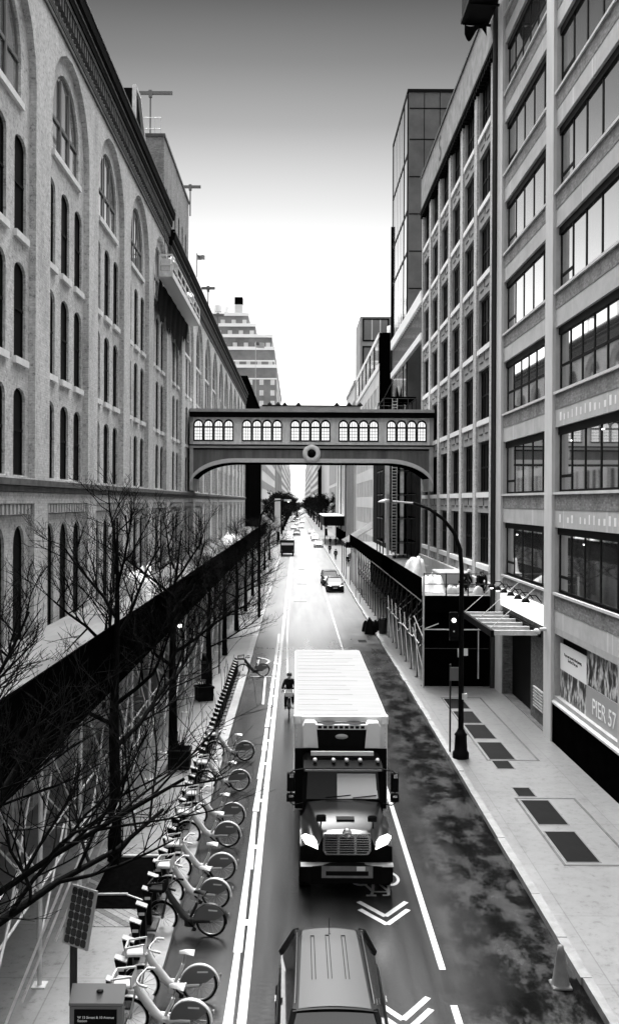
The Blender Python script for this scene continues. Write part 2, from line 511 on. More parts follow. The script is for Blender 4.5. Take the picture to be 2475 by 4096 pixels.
def dup(src, loc=None, rz=None, label=None, group=None, scale=None, parent=None):
    c = src.copy()
    COL.objects.link(c)
    if parent is not None: c.parent = parent
    if loc is not None: c.location = loc
    if rz is not None: c.rotation_euler = (0, 0, rz)
    if label: c['label'] = label
    if group: c['group'] = group
    if scale: c.scale = scale
    for ch in list(src.children):
        dup(ch, parent=c)
    return c
def text_mesh(name, body, size, m, parent, mw, extrude=.004, align='CENTER'):
    cu = bpy.data.curves.new(name, 'FONT')
    cu.body = body; cu.size = size; cu.extrude = extrude; cu.align_x = align; cu.align_y = 'CENTER'
    t = bpy.data.objects.new(name, cu)
    COL.objects.link(t)
    bpy.context.view_layer.update()
    me = bpy.data.meshes.new_from_object(t.evaluated_get(bpy.context.evaluated_depsgraph_get()))
    bpy.data.objects.remove(t)
    me.transform(Matrix.Translation(-world_loc(parent)) @ mw)
    me.materials.clear(); me.materials.append(M[m])
    o = bpy.data.objects.new(name, me)
    COL.objects.link(o); o.parent = parent
    return o
def skin_mesh(name, verts, edges, m, parent, sub=1, root=0, smooth=True):
    me = bpy.data.meshes.new(name)
    me.from_pydata([v[0] for v in verts], edges, [])
    t = bpy.data.objects.new(name, me)
    COL.objects.link(t)
    t.modifiers.new('skin', 'SKIN').use_smooth_shade = smooth
    for i, v in enumerate(verts):
        sv = me.skin_vertices[0].data[i]
        r = v[1]
        sv.radius = (r, r) if not isinstance(r, tuple) else r
        sv.use_root = i == root
    ss = t.modifiers.new('sub', 'SUBSURF'); ss.levels = sub; ss.render_levels = sub
    bpy.context.view_layer.update()
    nm = bpy.data.meshes.new_from_object(t.evaluated_get(bpy.context.evaluated_depsgraph_get()))
    bpy.data.objects.remove(t); bpy.data.meshes.remove(me)
    nm.name = name
    nm.materials.clear(); nm.materials.append(M[m])
    nm.transform(Matrix.Translation(-world_loc(parent)) if parent and parent.location.length else Matrix())
    o = bpy.data.objects.new(name, nm)
    COL.objects.link(o); o.parent = parent
    return o
def YZ(x, s):           # facade plane x = const; depth goes s*d away from the street
    return lambda a, b, d: (x + s * d, a, b)
def XZ(y, s=1):
    return lambda a, b, d: (a, y + s * d, b)
def rect(a0, b0, a1, b1):
    return [(a0, b0), (a1, b0), (a1, b1), (a0, b1)]
def arch(a0, b0, a1, bs, rise=None, n=10):
    c, r = (a0 + a1) / 2, (a1 - a0) / 2
    rise = r if rise is None else rise
    return [(a0, b0), (a1, b0)] + [(c + r * math.cos(math.pi * k / n), bs + rise * math.sin(math.pi * k / n)) for k in range(n + 1)]
# ------------------------------------------------------------------ ground, road, pavements, markings
XL, XR = -7.84, 10.0
def struct(name, mb, m):
    return tag(mb.build(name, m), kind='structure')
struct('ground', MB().box(-2500, -60, -.6, 2500, 5000, -.03), mat('distant ground', .06, .9, var=.2, vs=.05))
struct('road', MB().box(-2.6, 4, -.025, 5.6, 3000, 0), 'asphalt')
struct('pavement_left', MB().box(-9, 4, -.02, -2.95, 1500, .15), 'flag_left')
struct('pavement_right', MB().box(5.8, 4, -.02, 10.6, 1500, .15), 'flag')
struct('kerb_left', MB().box(-2.95, 4, -.02, -2.6, 1500, .155), 'kerb')
kr = MB()
y = 4
while y < 400:
    ln = random.uniform(1.6, 2.4)
    j = random.uniform(-.025, .025)
    kr.box(5.6 + j, y, -.02, 5.802, y + ln - .02, .155 + random.uniform(-.012, .008))
    y += ln
struct('kerb_right', kr, 'kerb')
mk = MB()
def line(mb, pts, wd, z=.004):
    for (x0, y0), (x1, y1) in zip(pts[:-1], pts[1:]):
        d = Vector((x1 - x0, y1 - y0, 0)).normalized(); s = Vector((-d.y, d.x, 0)) * wd / 2
        a = Vector((x0, y0, z)); b = Vector((x1, y1, z))
        mb.add([a - s, b - s, b + s, a + s], [(0, 1, 2, 3)])
line(mk, [(-.94, 8), (-.94, 64), (-.90, 300)], .17)
y = 8.0
while y < 66:
    ln = random.uniform(3.2, 4.6)
    a = random.uniform(-.02, .02)
    mk.add([(-1.27 + a, y, .004), (-1.08 + a, y, .004), (-1.13 - a, y + ln, .004), (-1.25 - a * .5, y + ln, .004)], [(0, 1, 2, 3)])
    y += ln + random.uniform(-.15, .1) + .1
y = 10
while y < 64:
    mk.add([(-1.1, y, .0036), (-1.0, y, .0036), (-1.0, y + .3, .0036), (-1.1, y + .3, .0036)], [(0, 1, 2, 3)])
    y += random.uniform(3.3, 4.8)
line(mk, [(-.45, 52), (-.62, 68), (-.65, 220)], .09)
struct('buffer_line_marking', mk, 'paint')
mk = MB()
line(mk, [(2.98, 19.1), (2.98, 46)], .13)
line(mk, [(2.98, 10), (2.98, 17.75)], .13)
line(mk, [(2.98, 50), (3.0, 240)], .10)
struct('lane_line_marking', mk, 'paint')
def sharrow(cx, cy, bike=True):
    mb = MB()
    for k in range(2):
        for s in (-1, 1):
            line(mb, [(cx, cy - .42 * k), (cx + s * .56, cy - .42 * k + .78)], .125, .004 + .0006 * (s > 0))
    if bike:
        bx, by = cx - .08, cy + 2.1
        for s in (-1, 1):
            for i in range(20):
                a0, a1 = 2 * math.pi * i / 20, 2 * math.pi * (i + 1) / 20
                pt = lambda a, r: (bx + s * .36 + r * math.cos(a), by + .05 + r * 1.7 * math.sin(a), .004)
                mb.add([pt(a0, .20), pt(a1, .20), pt(a1, .27), pt(a0, .27)], [(0, 1, 2, 3)])
        line(mb, [(bx - .36, by), (bx - .1, by - .75), (bx + .3, by - .75), (bx - .02, by), (bx - .1, by - .75)], .07, .0045)
        line(mb, [(bx + .36, by), (bx + .26, by - .95), (bx + .12, by - .95)], .07, .005)
        line(mb, [(bx - .1, by - .75), (bx - .15, by - .95)], .07, .0055)
        line(mb, [(bx - .27, by - .97), (bx - .03, by - .97)], .09, .006)
    return mb
struct('shared_lane_marking', sharrow(2.06, 21.55), 'paint')
struct('shared_lane_marking', sharrow(1.98, 17.25, False), 'paint')
mk = MB()
line(mk, [(-2.4, 51), (-1.3, 51)], .11)
line(mk, [(-1.62, 51), (-1.5, 44)], .10)
for i in range(12):
    a0, a1 = -math.pi / 2 + math.pi * i / 12, -math.pi / 2 + math.pi * (i + 1) / 12
    q = lambda a, r: (-2.25 + r * 1.1 * math.cos(a), 55.8 + r * 1.9 * math.sin(a), .004)
    mk.add([q(a0, .55), q(a1, .55), q(a1, .68), q(a0, .68)], [(0, 1, 2, 3)])
line(mk, [(-2.2, 54.3), (-2.2, 57.3)], .13)
struct('bike_lane_marking', mk, 'paint')
for (x0, y0, x1, y1) in ((.35, 131, 1.1, 131.6), (.1, 108, 1.2, 108.3), (-.2, 89, 1.0, 89.25), (4.2, 63.5, 4.75, 64.7)):
    struct('manhole_patch', MB().box(x0, y0, -.01, x1, y1, .003), 'plate')

# ------------------------------------------------------------------ left brick warehouse
BP, BW = 7.27, 1.65
def left_building(name, k0, nb, ztop, label, n_single, x_back=-32, dz=0.):
    y0 = 28.5 + BP * k0; y1 = y0 + BP * nb
    root = thing(name, (XL, (y0 + y1) / 2, 0), label, 'building')
    wl = MB()
    F = YZ(XL, -1); REC = .20; GL = .11
    G_ = YZ(XL - REC, -1)
    single = []
    for k in range(nb):
        a = y0 + BP * k
        r0, r1 = a + BW, a + BP
        zs = 21.75 + dz
        rec = arch(r0, 10.06, r1 - .02, zs)
        wl.plate(F, rect(a, 10.0, a + BP, ztop - .6), [rec], REC)
        holes = []
        for zb, zt in ((10.12, 12.35), (13.5, 15.98), (17.1, 19.65)):
            for i in range(3):
                w0 = r0 + .22 + 1.93 * i
                holes.append(('w', arch(w0, zb, w0 + 1.16, zt, .30, 6), zb, zt, w0))
        c = (r0 + r1) / 2
        holes.append(('a', arch(c - 1.85, 20.9 + dz, c + 1.85, 22.12 + dz, None, 14), 20.9 + dz, 22.12 + dz, c - 1.85))
        wl.plate(G_, rec, [h[1] for h in holes], GL)
        # ground storeys: pier, panel of small corbels, recess with three tall arched windows
        wl.plate(F, rect(a, .15, a + BP, 9.62), [rect(r0 - .15, .2, r1 - .02, 9.3)], REC)
        lows = []
        for i in range(3):
            w0 = r0 + .25 + 1.93 * i
            lows.append(('l', arch(w0, 5.15, w0 + 1.12, 8.1, None, 8), 5.15, 8.1, w0))
            if i == 1: lows.append(('g', rect(w0 - .1, .55, w0 + 1.3, 3.6), .55, 3.6, w0 - .1))
        wl.plate(G_, rect(r0 - .15, .2, r1 - .02, 8.95), [h[1] for h in lows], GL)
        single.append(holes + [h for h in lows])
    wl.box(XL - REC - GL - .02, y0, ztop - .9, x_back, y1, ztop)
    wl.box(XL, y0 - .02, 0, x_back, y0 - .3, ztop - .6)
    wl.box(XL - .01, y1 - .2, 0, x_back, y1, ztop)
    wl.box(XL - REC - .6, y0, 0, x_back, y1, ztop - .9)
    wl.build('wall', 'brick' if k0 < 0 else 'brick_pale', root)
    # window prototypes: frame > pane, sill
    proto = {}
    def window(kind, pts, zb, zt, w0):
        key = kind
        xg = XL - REC - GL
        if key in proto:
            src, (pw, pz) = proto[key]
            o = dup(src, (src.location.x, src.location.y + w0 - pw, src.location.z + zb - pz), parent=root)
            return o
        wd = pts[1][0] - pts[0][0]
        fr = MB()
        YZg = YZ(xg + .03, -1)
        cx = sum(p[0] for p in pts) / len(pts); cz = (min(p[1] for p in pts) + max(p[1] for p in pts)) / 2
        inner = [(cx + (p[0] - cx) * (1 - .14 / wd), cz + (p[1] - cz) * (1 - .12 / (zt - zb + .6))) for p in pts]
        fr.plate(YZg, pts, [inner], .05)
        top = max(p[1] for p in pts)
        mid = zb + (top - zb) * (.52 if kind != 'a' else .40)
        fr.box(xg + .05, w0 + .03, mid - .04, xg + .02, w0 + wd - .03, mid + .04)
        if kind == 'a':
            for f_ in (.34, .66):
                fr.box(xg + .07, w0 + wd * f_ - .07, zb, xg + .02, w0 + wd * f_ + .07, zt + 1.55)
            fr.box(xg + .06, w0 + .03, zt - .06, xg + .02, w0 + wd - .03, zt + .06)
        o = fr.build('window', 'frame' if kind != 'a' else 'frame_grey', root)
        MB().plate(YZ(xg, -1), pts).build('pane', 'glass_dark' if kind != 'a' else 'glass', root).parent = o
        if kind in 'wa':
            sl_ = MB().box(XL - REC + .10, w0 - .08, zb - .2, XL - REC - .1, w0 + wd + .08, zb - .001)
            if zb > 11:
                sl_.build('sill', 'sill', root).parent = o
        proto[key] = (o, (w0, zb))
        return o
    rest = MB()
    for k, hs in enumerate(single):
        for kind, pts, zb, zt, w0 in hs:
            kk = kind if not (kind == 'w' and zb < 11) else 'w0'
            if kind == 'w':
                kk = 'w%d' % int(zb)
            if k0 == -3 and k < 2: continue
            if k < n_single and kind != 'g':
                ky = kk
                if ky in proto:
                    window(ky, pts, zb, zt, w0)
                else:
                    o = window(kind, pts, zb, zt, w0)
                    if kind == 'w' and 'w' in proto:
                        proto[ky] = proto.pop('w')
            else:
                rest.plate(YZ(XL - REC - GL, -1), pts)
    if rest.f:
        tag(rest.build('window_pane', 'glass_dark', root), kind='stuff')
    # bands
    MB().box(XL + .07, y0, 24.78 + dz, XL - .02, y1, 24.9 + dz).box(XL + .05, y0, 25.02 + dz, XL - .02, y1, 25.08 + dz).build('string_course', 'ledge', root)
    cb = MB()
    zc = ztop - 1.64
    y = y0 + .1
    while y < y1 - .2:
        cb.box(XL + .16, y, zc, XL - .02, y + .16, zc + .45)
        y += .36
    cb.box(XL + .2, y0, zc + .45, XL - .02, y1, zc + .62)
    cb.box(XL + .05, y0, zc - .25, XL - .02, y1, zc - .1)
    cb.build('corbel_table', 'ledge', root)
    co = MB()
    prof = [(.02, zc + .62), (.25, zc + .62), (.27, zc + .95), (.38, zc + 1.05), (.43, zc + 1.45), (.38, zc + 1.6), (-.5, zc + 1.62), (-.5, zc + .62)]
    n = len(prof)
    co.add([(XL + a, y0 + .02, b) for a, b in prof] + [(XL + a, y1 - .02, b) for a, b in prof],
           [tuple(range(n)), tuple(range(2 * n - 1, n - 1, -1))] + [(i, (i + 1) % n, n + (i + 1) % n, n + i) for i in range(n)])
    co.build('cornice', 'cornice', root)
    MB().box(XL + .29, y0 + .03, zc + .90, XL + .2, y1 - .03, zc + .95).box(XL + .45, y0, zc + 1.42, XL + .3, y1, zc + 1.47).build('cornice_trim', 'cornice_edge', root)
    le = MB().box(XL + .15, y0, 9.82, XL - .25, y1, 10.0).box(XL + .08, y0, 9.64, XL - .25, y1, 9.80)
    le.build('ledge', 'ledge', root)
    dp = MB()
    for k in range(nb):
        a = y0 + BP * k + BW - .1
        dp.box(XL - .1, a, 8.98, XL - .19, a + 5.6, 9.02)
        i = a + .15
        while i < a + 5.5:
            dp.box(XL - .03, i, 9.0, XL - .19, i + .17, 9.28)
            i += .36
    dp.build('corbel_panel', 'stone', root)
    MB().box(XL - .6, y0 + .3, ztop, x_back + .3, y1 - .3, ztop + .05).build('roof', 'roof', root)
    return root
left_building('brick_warehouse', -3, 7, 27.0, 'tall pale brick warehouse with giant arches along the left side of the street, nearest', 7)
left_building('brick_warehouse', 4, 12, 25.9, 'lower long brick warehouse range behind the footbridge on the left, with smaller cornice', 5, dz=-.9)

# rooftop penthouse on the left range
pr = thing('rooftop_penthouse', (-13, 75, 27.2), 'plain brick penthouse block with a row of slit windows on the left roof', 'penthouse')
pm = MB()
P_ = YZ(-9.5, -1)
sl = [arch(68.4 + 2.35 * i, 28.6, 69.2 + 2.35 * i, 31.6, None, 6) for i in range(6)]
pm.plate(P_, rect(67.3, 27.2, 82.6, 35.2), sl, .3)
pm.box(-9.85, 67.3, 27.2, -20, 82.6, 35.2)
pm.plate(XZ(67.29), rect(-20, 27.2, -9.5, 35.2))
pm.plate(XZ(82.61), rect(-20, 27.2, -9.5, 35.2))
pm.build('wall', 'brick_mid', pr)
for s in sl:
    MB().plate(YZ(-9.8, -1), s).build('window_pane', 'glass_dark', pr)
MB().box(-9.42, 67.2, 35.2, -20, 82.7, 35.4).build('coping', 'ledge', pr)
rl = MB()
for i in range(8):
    rl.tube([(-13 + .45 * i, 68.2, 35.4), (-13 + .45 * i, 68.2, 36.9)], .03, 5)
for z in (36.1, 36.9):
    rl.tube([(-13, 68.2, z), (-9.85, 68.2, z)], .03, 5)
rl.build('roof_railing', 'galv', pr)
def antenna(label, x, y, z0, z1, half, group=None):
    a = thing('antenna', (x, y, z0), label, 'antenna', group)
    MB().tube([(x, y, z0), (x, y, z1)], .06, 6).build('mast', 'frame_grey', a)
    m_ = MB().box(x - half, y - .09, z1 - .3, x + half, y + .09, z1 - .08).box(x - .12, y - .12, z1 - .5, x + .12, y + .12, z1)
    m_.build('crossbar', 'frame_grey', a)
antenna('tall antenna mast with a long horizontal crossbar rising over the left cornice', -10.75, 69, 35.2, 39.2, 1.6)
antenna('short antenna with crossbar at the far end of the left penthouse', -9.3, 82, 34, 36.7, .9)
antenna('small pale crossbar antenna just above the far left cornice, upper one', -7.9, 84, 25.9, 28.4, .6)
antenna('small pale crossbar antenna just above the far left cornice, lower one', -7.7, 92, 25.9, 27.6, .6)
bh = thing('roof_bulkhead', (-10.5, 60, 28), 'sloped stair bulkhead with white frame on the left roof', 'roof bulkhead')
b_ = MB()
b_.prism(YZ(-10.0, -1), [(57.5, 28), (63, 28), (63, 30.5), (59.2, 34.4), (57.5, 34.4)], 0, 2.4)
b_.build('housing', 'cornice', bh)
fr = MB()
for a, b in zip([(57.5, 28), (57.5, 34.5), (59.2, 34.5), (63, 30.6)], [(57.5, 34.5), (59.2, 34.5), (63, 30.6), (63, 28)]):
    fr.bar((-9.93, a[0], a[1]), (-9.93, b[0], b[1]), .22)
    fr.bar((-11.4, a[0], a[1]), (-11.4, b[0], b[1]), .22)
fr.build('frame', 'galv', bh)

# ------------------------------------------------------------------ right: concrete loft building with wide windows
ra = thing('concrete_loft_building', (XR, 36.7, 0), 'concrete loft building with wide five-light windows along the right edge', 'building')
FA = YZ(XR, 1)
wl = MB(); sp_b = MB(); pier = MB()
bays = [(28.7, 36.85), (38.0, 46.1)]
floors = [5.95 + 3.87 * i for i in range(9)]
yA0, yA1 = 8.0, 47.25
holes = [rect(a, z, b, z + 2.5) for a, b in bays for z in floors]
wl.plate(FA, rect(yA0, 4.6, yA1, 41.0), holes, .24)
wl.box(XR + .6, yA0, 0, XR + 24, yA1, 41.0)
wl.box(XR, yA0 - .02, 0, XR + 24, yA0 - .3, 41)
wl.plate(XZ(yA1 + .01), rect(XR, 0, XR + 24, 41.0))
wl.build('wall', 'concrete', ra)
for y0, y1 in ((36.87, 37.98), (46.13, 47.25), (26.0, 28.68)):
    pier.box(XR - .12, y0, .15, XR + .3, y1, 41)
pier.build('pier', 'pier', ra)
for a, b in bays:
    for z in floors:
        sp_b.box(XR - .015, a + .02, z - .68, XR + .02, b - .02, z - .10)
sp_b.build('brick_band', 'brick_mid', ra)
sl = MB()
for a, b in bays:
    for z in floors:
        sl.box(XR - .09, a + .01, z - .10, XR + .2, b - .01, z)
sl.build('sill_course', 'pier', ra)
random.seed(3)
for a, b in bays:
    for fi, z in enumerate(floors):
        fr = MB()
        x0, x1 = XR + .175, XR + .24
        fr.box(x0 - .06, a, z + 2.22, x1, b, z + 2.5).box(x0, a, z, x1, b, z + .09)
        W_ = b - a
        cuts = [0, .17, .385, .60, .80, 1.0]
        if fi % 4 == 2:
            cuts = [0, .14, .31, .48, .65, .83, 1.0]
        for c in cuts:
            yy = min(max(a + W_ * c, a + .07), b - .07)
            fr.box(x0, yy - .06, z, x1, yy + .06, z + 2.3)
        if fi % 4 == 2:
            fr.box(x0, a, z + .95, x1, b, z + 1.05)
        else:
            for i in ((0, 4) if fi % 3 else (4,)):
                fr.box(x0, a + W_ * cuts[i], z + .55, x1, a + W_ * cuts[i + 1], z + .66)
        o = fr.build('window', 'frame', ra)
        MB().plate(YZ(XR + .2, 1), rect(a, z, b, z + 2.5)).build('pane', 'glass', ra).parent = o
# interior ceiling lamps glimpsed behind the lower windows are lit fittings of the building
for yy, z in ((35.2, 11.7), (31.6, 11.85), (33.6, 7.9), (43.9, 7.9)):
    MB().box(XR + .17, yy, z, XR + .19, yy + .16, z + .04).build('ceiling_lamp', 'lamp', ra)
# ghost lettering on the spandrels, worn to pale blocks
random.seed(5)
for z in (8.66, 12.53):
    yy = 36.2
    while yy > 29:
        if random.random() < .8:
            MB().box(XR - .004, yy, z, XR + .01, yy - random.uniform(.10, .22), z + random.uniform(.2, .34)).build('ghost_letter', 'sill_white', ra)
        yy -= .52
# ground floor
gf = MB()
gf.plate(FA, rect(28.68, .15, 36.87, 4.6), [rect(29.55, 1.95, 36.75, 4.35)], .35)
gf.build('shopfront_surround', 'concrete_plain', ra)
MB().box(XR - .06, 28.7, .15, XR + .2, 36.86, 1.72).build('plinth', 'black_ply', ra)
ss_ = MB().add([(XR - .1, 28.7, 1.73), (XR - .1, 36.86, 1.73), (XR + .3, 36.86, 1.97), (XR + .3, 28.7, 1.97), (XR - .1, 28.7, 1.66), (XR - .1, 36.86, 1.66)],
               [(0, 1, 2, 3), (4, 5, 1, 0)])
ss_.build('window_ledge', 'stone', ra)
MB().box(XR + .33, 29.5, 1.9, XR + .5, 36.8, 4.4).build('window_backing', 'black', ra)
pst = MB().box(XR + .16, 33.25, 3.03, XR + .2, 36.55, 4.02).build('notice_board', 'sign_white', ra)
RT = Matrix(((0, 0, -1, 0), (-1, 0, 0, 0), (0, 1, 0, 0), (0, 0, 0, 1)))    # text in the facade plane, read from the street
def on_right(x, y, z): return Matrix.Translation((x, y, z)) @ RT
text_mesh('lettering', 'If you want around a New Journey,\nSee Pier 57 for you', .155, 'ink', pst, on_right(XR + .155, 34.9, 3.58))
pst.name = 'notice_board'
MB().box(XR + .16, 29.6, 3.07, XR + .2, 33.22, 4.3).build('poster_photograph', 'photo', ra)
MB().box(XR + .17, 33.25, 1.9, XR + .21, 36.55, 3.01).build('poster_photograph', 'photo', ra)
pb = MB().box(XR + .14, 29.6, 1.86, XR + .19, 33.22, 3.05).build('lettered_board', 'sign_grey', ra)
text_mesh('lettering', 'PIER 57', .78, 'sign_white', pb, on_right(XR + .133, 31.3, 2.42))
# entrance bay
en = MB()
en.plate(FA, rect(37.98, .15, 46.13, 4.6), [rect(38.3, .18, 45.9, 4.2)], .5)
en.build('entrance_surround', 'brick_dark', ra)
MB().box(XR + .45, 38.2, .1, XR + .6, 46, 4.3).build('entrance_door', 'black', ra)
MB().box(XR + .2, 38.3, .16, XR + .45, 41.3, 4.2).build('entrance_wall', 'brick_dark', ra)
vt = MB()
for i in range(7):
    vt.box(XR + .12, 39.0, .75 + .13 * i, XR + .22, 40.6, .81 + .13 * i)
vt.build('louvre_vent', 'galv', ra)
MB().box(XR - .1, 38.05, 4.45, XR + .02, 46.05, 5.25).build('sign_band', mat('lit sign board', .85, .5, emit=.5), ra)  # the board's own glow stands in for the gooseneck lamps' light on it
bpl = MB(); bpl.tube([(XR - .2, 47.42, .15), (XR - .2, 47.42, 41)], .14, 8)
tag(bpl.build('rain_pipe', 'dark_steel'), 'dark rain pipe in the joint between the two right-hand buildings', 'rain pipe')
for i in range(6):
    y = 38.7 + 1.35 * i
    gl_ = thing('gooseneck_lamp', (XR, y, 5.3), 'black gooseneck lamp over the bright entrance sign, %s' % ('nearest the poster pier', 'second from the poster pier', 'third from the poster pier', 'third from the shed end', 'second from the shed end', 'nearest the shed end')[i], 'lamp', 'gooseneck lamps over the entrance sign')
    MB().tube([(XR, y, 5.32), (XR - .25, y, 5.62), (XR - .5, y, 5.62), (XR - .62, y, 5.5)], .025, 5).build('arm', 'black', gl_)
    MB().lathe([(.05, .12), (.1, .1), (.19, -.05), (.19, -.06), (.09, .07)], (XR - .66, y, 5.4), 'Z', 10).build('lamp_shade', 'black', gl_)
    MB().lathe([(.0, .03), (.07, 0), (.08, -.06), (0, -.1)], (XR - .66, y, 5.36), 'Z', 8).build('bulb', 'lamp', gl_)
cp = thing('entrance_canopy', (9.2, 42, 4), 'slatted steel canopy with hanging rods below the bright sign', 'canopy')
for i in range(6):
    MB().box(8.0, 39.0 + 1.3 * i, 3.95, 10.0, 39.14 + 1.3 * i, 4.15).build('slat', 'galv', cp)
MB().box(7.95, 38.8, 3.9, 8.08, 46.0, 4.18).box(9.9, 38.8, 3.9, 9.99, 46, 4.18).build('frame', 'black', cp)
for y in (39.5, 42.4, 45.5):
    MB().tube([(8.05, y, 4.15), (9.98, y, 5.9)], .018, 4).build('rod', 'galv', cp)
sc_ = thing('security_camera', (9.7, 37.6, 4.3), 'white security camera on the pier beside the poster window', 'camera')
MB().tube([(9.9, 37.6, 4.4), (9.65, 37.65, 4.38)], .07, 8).build('bracket', 'plastic_white', sc_)
MB().lathe([(0, -.3), (.09, -.28), (.12, 0), (.1, .12), (0, .14)], (9.55, 37.75, 4.3), 'Y', 10).build('housing', 'plastic_white', sc_)

# ------------------------------------------------------------------ right: brick building with narrow sashes
rb = thing('brick_loft_building', (XR, 61.6, 0), 'taller brick loft building with columns of dark sashes and bright sills, right of the footbridge', 'building')
yB0, yB1, PB = 47.55, 75.9, 4.55
fB = [6.1, 9.95, 13.85, 17.75, 21.65, 25.55, 29.45]
cols = [49.3 + PB * i for i in range(6)]
holes = [rect(c, z, c + 3.2, z + 2.75) for c in cols for z in fB]
wl = MB()
wl.plate(YZ(XR, 1), rect(yB0, .15, yB1, 32.4), holes + [rect(c - .4, .2, c + 3.6, 4.4) for c in cols], .24)
wl.box(XR + .9, yB0, 0, XR + 24, yB1, 32.4)
wl.plate(XZ(yB1 + .005), rect(XR, 0, XR + 24, 35.2))
wl.plate(XZ(yB0 - .005), rect(XR + .05, 0, XR + 24, 35.2))
wl.build('wall', mat('grey brick wall', .27, .85, var=.25, vs=1.6), rb)
pr_ = MB()
for c in cols + [cols[-1] + PB]:
    if c + 0 < yB1 + 2:
        pr_.box(XR - .10, c - 1.08 if c > 50 else yB0, 5.2, XR + .1, min(c - .25, yB1), 32.3)
pr_.build('pier', 'brick', rb)
pp = MB().box(XR - .18, yB0, 32.5, XR + .5, yB1, 35.2).box(XR + .5, yB0, 32.4, XR + 24, yB1, 33)
pp.build('parapet', mat('stained parapet', .20, .85, var=.5, vs=1.1), rb)
cr = MB().box(XR - .3, yB0, 32.3, XR + .1, yB1, 32.5)
y = yB0 + .1
while y < yB1:
    cr.box(XR - .26, y, 31.95, XR + .1, y + .18, 32.3); y += .45
cr.build('corbel_table', 'cornice', rb)
MB().box(XR - .26, yB0, 35.2, XR + .6, yB1, 35.35).build('coping', 'ledge', rb)
text_mesh('lettering', 'S', 2.4, 'ink', rb, on_right(XR - .2, 66, 33.9))
first = None
for c in cols:
    for z in fB:
        if first:
            dup(first, (first.location.x, first.location.y + c - cols[0], first.location.z + z - fB[0]), parent=rb)
            continue
        fr = MB()
        x0, x1 = XR + .16, XR + .22
        for f_ in (0, .25, .5, .75, 1):
            yy = min(max(c + 3.2 * f_, c + .06), c + 3.14)
            fr.box(x0, yy - (.07 if f_ in (0, .5, 1) else .03), z, x1, yy + (.07 if f_ in (0, .5, 1) else .03), z + 2.75)
        fr.box(x0, c, z + 2.6, x1, c + 3.2, z + 2.75).box(x0, c, z, x1, c + 3.2, z + .1).box(x0, c, z + 1.3, x1, c + 3.2, z + 1.4)
        o = fr.build('window', 'frame', rb)
        MB().plate(YZ(XR + .21, 1), rect(c, z, c + 3.2, z + 2.75)).build('pane', 'glass_dark', rb).parent = o
        s_ = MB().box(XR - .09, c - .1, z - .28, XR + .2, c + 3.3, z - .002)
        s_.build('sill', 'sill_white', rb).parent = o
        tie = MB()
        for yy, zz, l_, v_ in ((c + .5, z - .8, .7, 0), (c + 1.9, z - .8, .9, 0), (c + 1.55, z - .5, .45, 1)):
            if v_: tie.box(XR - .03, yy, zz - .2, XR + .01, yy + .06, zz + l_ - .2)
            else: tie.box(XR - .03, yy, zz, XR + .01, yy + l_, zz + .06)
        tie.build('wall_tie', 'ink', rb).parent = o
        first = o
gfb = MB()
gfb.box(XR + .23, yB0 + .1, .15, XR + .6, yB1 - .1, 4.5)
gfb.build('shopfront', 'black', rb)
MB().box(XR - .25, yB0 + .1, 4.62, XR + .05, yB1 - .1, 5.3).build('stone_band', 'stone', rb)
rg = thing('roof_scaffold', (9.4, 46, 34), 'black hanging scaffold platform at the top of the right brick building', 'scaffold')
mb = MB().box(8.3, 42.4, 34.0, 9.75, 48.9, 34.2)
for y in (42.5, 44.7, 46.8, 48.8):
    mb.tube([(8.4, y, 34.2), (8.4, y, 35.8)], .04, 5); mb.bar((9.85, y, 33.9), (8.4, y, 34.0), .1)
for z in (34.8, 35.8):
    mb.tube([(8.4, 42.4, z), (8.4, 48.9, z)], .04, 5)
mb.build('platform', 'black', rg)
nt_ = MB().grid(14, 4, lambda u, v: (8.36, 42.5 + 6.4 * u, 34.1 + 1.4 * v + .15 * math.sin(9 * u) * (1 - v)))
nt_.grid(10, 5, lambda u, v: (8.5 + 1.1 * u, 48.9 + .2 * math.sin(5 * u), 34.0 - v * (.5 + .3 * math.sin(7 * u))))
nt_.build('netting', 'tarp_black', rg)

# ------------------------------------------------------------------ footbridge
YB, YD = 69.7, 73.6
fb = thing('footbridge', (1.08, YB, 12), 'enclosed footbridge with arched windows and a round medallion spanning the street', 'footbridge')
FX = XZ(YB, 1)
BX0, BX1 = XL, XR
def zbot(x, extra=0):
    t = min(x - BX0, BX1 - x)
    r = 3.4
    return 12.25 + extra if t > r else 12.25 + extra - 1.85 * (1 - math.sqrt(max(0, 1 - ((r - t) / r) ** 2)))
xs = [BX0 + (BX1 - BX0) * i / 80 for i in range(81)]
xs = sorted(set(xs + [BX0 + .05, BX0 + .15, BX0 + .3, BX1 - .05, BX1 - .15, BX1 - .3]))
gd = MB()
n = len(xs)
vs = [(x, YB + .06, zbot(x, .05)) for x in xs] + [(x, YB + .06, 13.3) for x in xs] + [(x, YD, zbot(x, .05)) for x in xs] + [(x, YD, 13.3) for x in xs]
fs = []
for i in range(n - 1):
    fs += [(i, i + 1, n + i + 1, n + i), (2 * n + i, 2 * n + i + 1, 3 * n + i + 1, 3 * n + i), (i, i + 1, 2 * n + i + 1, 2 * n + i)]
gd.add(vs, fs)
gd.build('girder', mat('riveted girder', .12, .6, var=.5, vs=2, stretch=(1, 1, .1)), fb)
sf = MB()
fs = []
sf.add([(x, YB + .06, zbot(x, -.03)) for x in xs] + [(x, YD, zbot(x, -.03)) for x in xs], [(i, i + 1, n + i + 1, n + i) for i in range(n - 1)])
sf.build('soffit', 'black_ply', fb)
ab = MB()
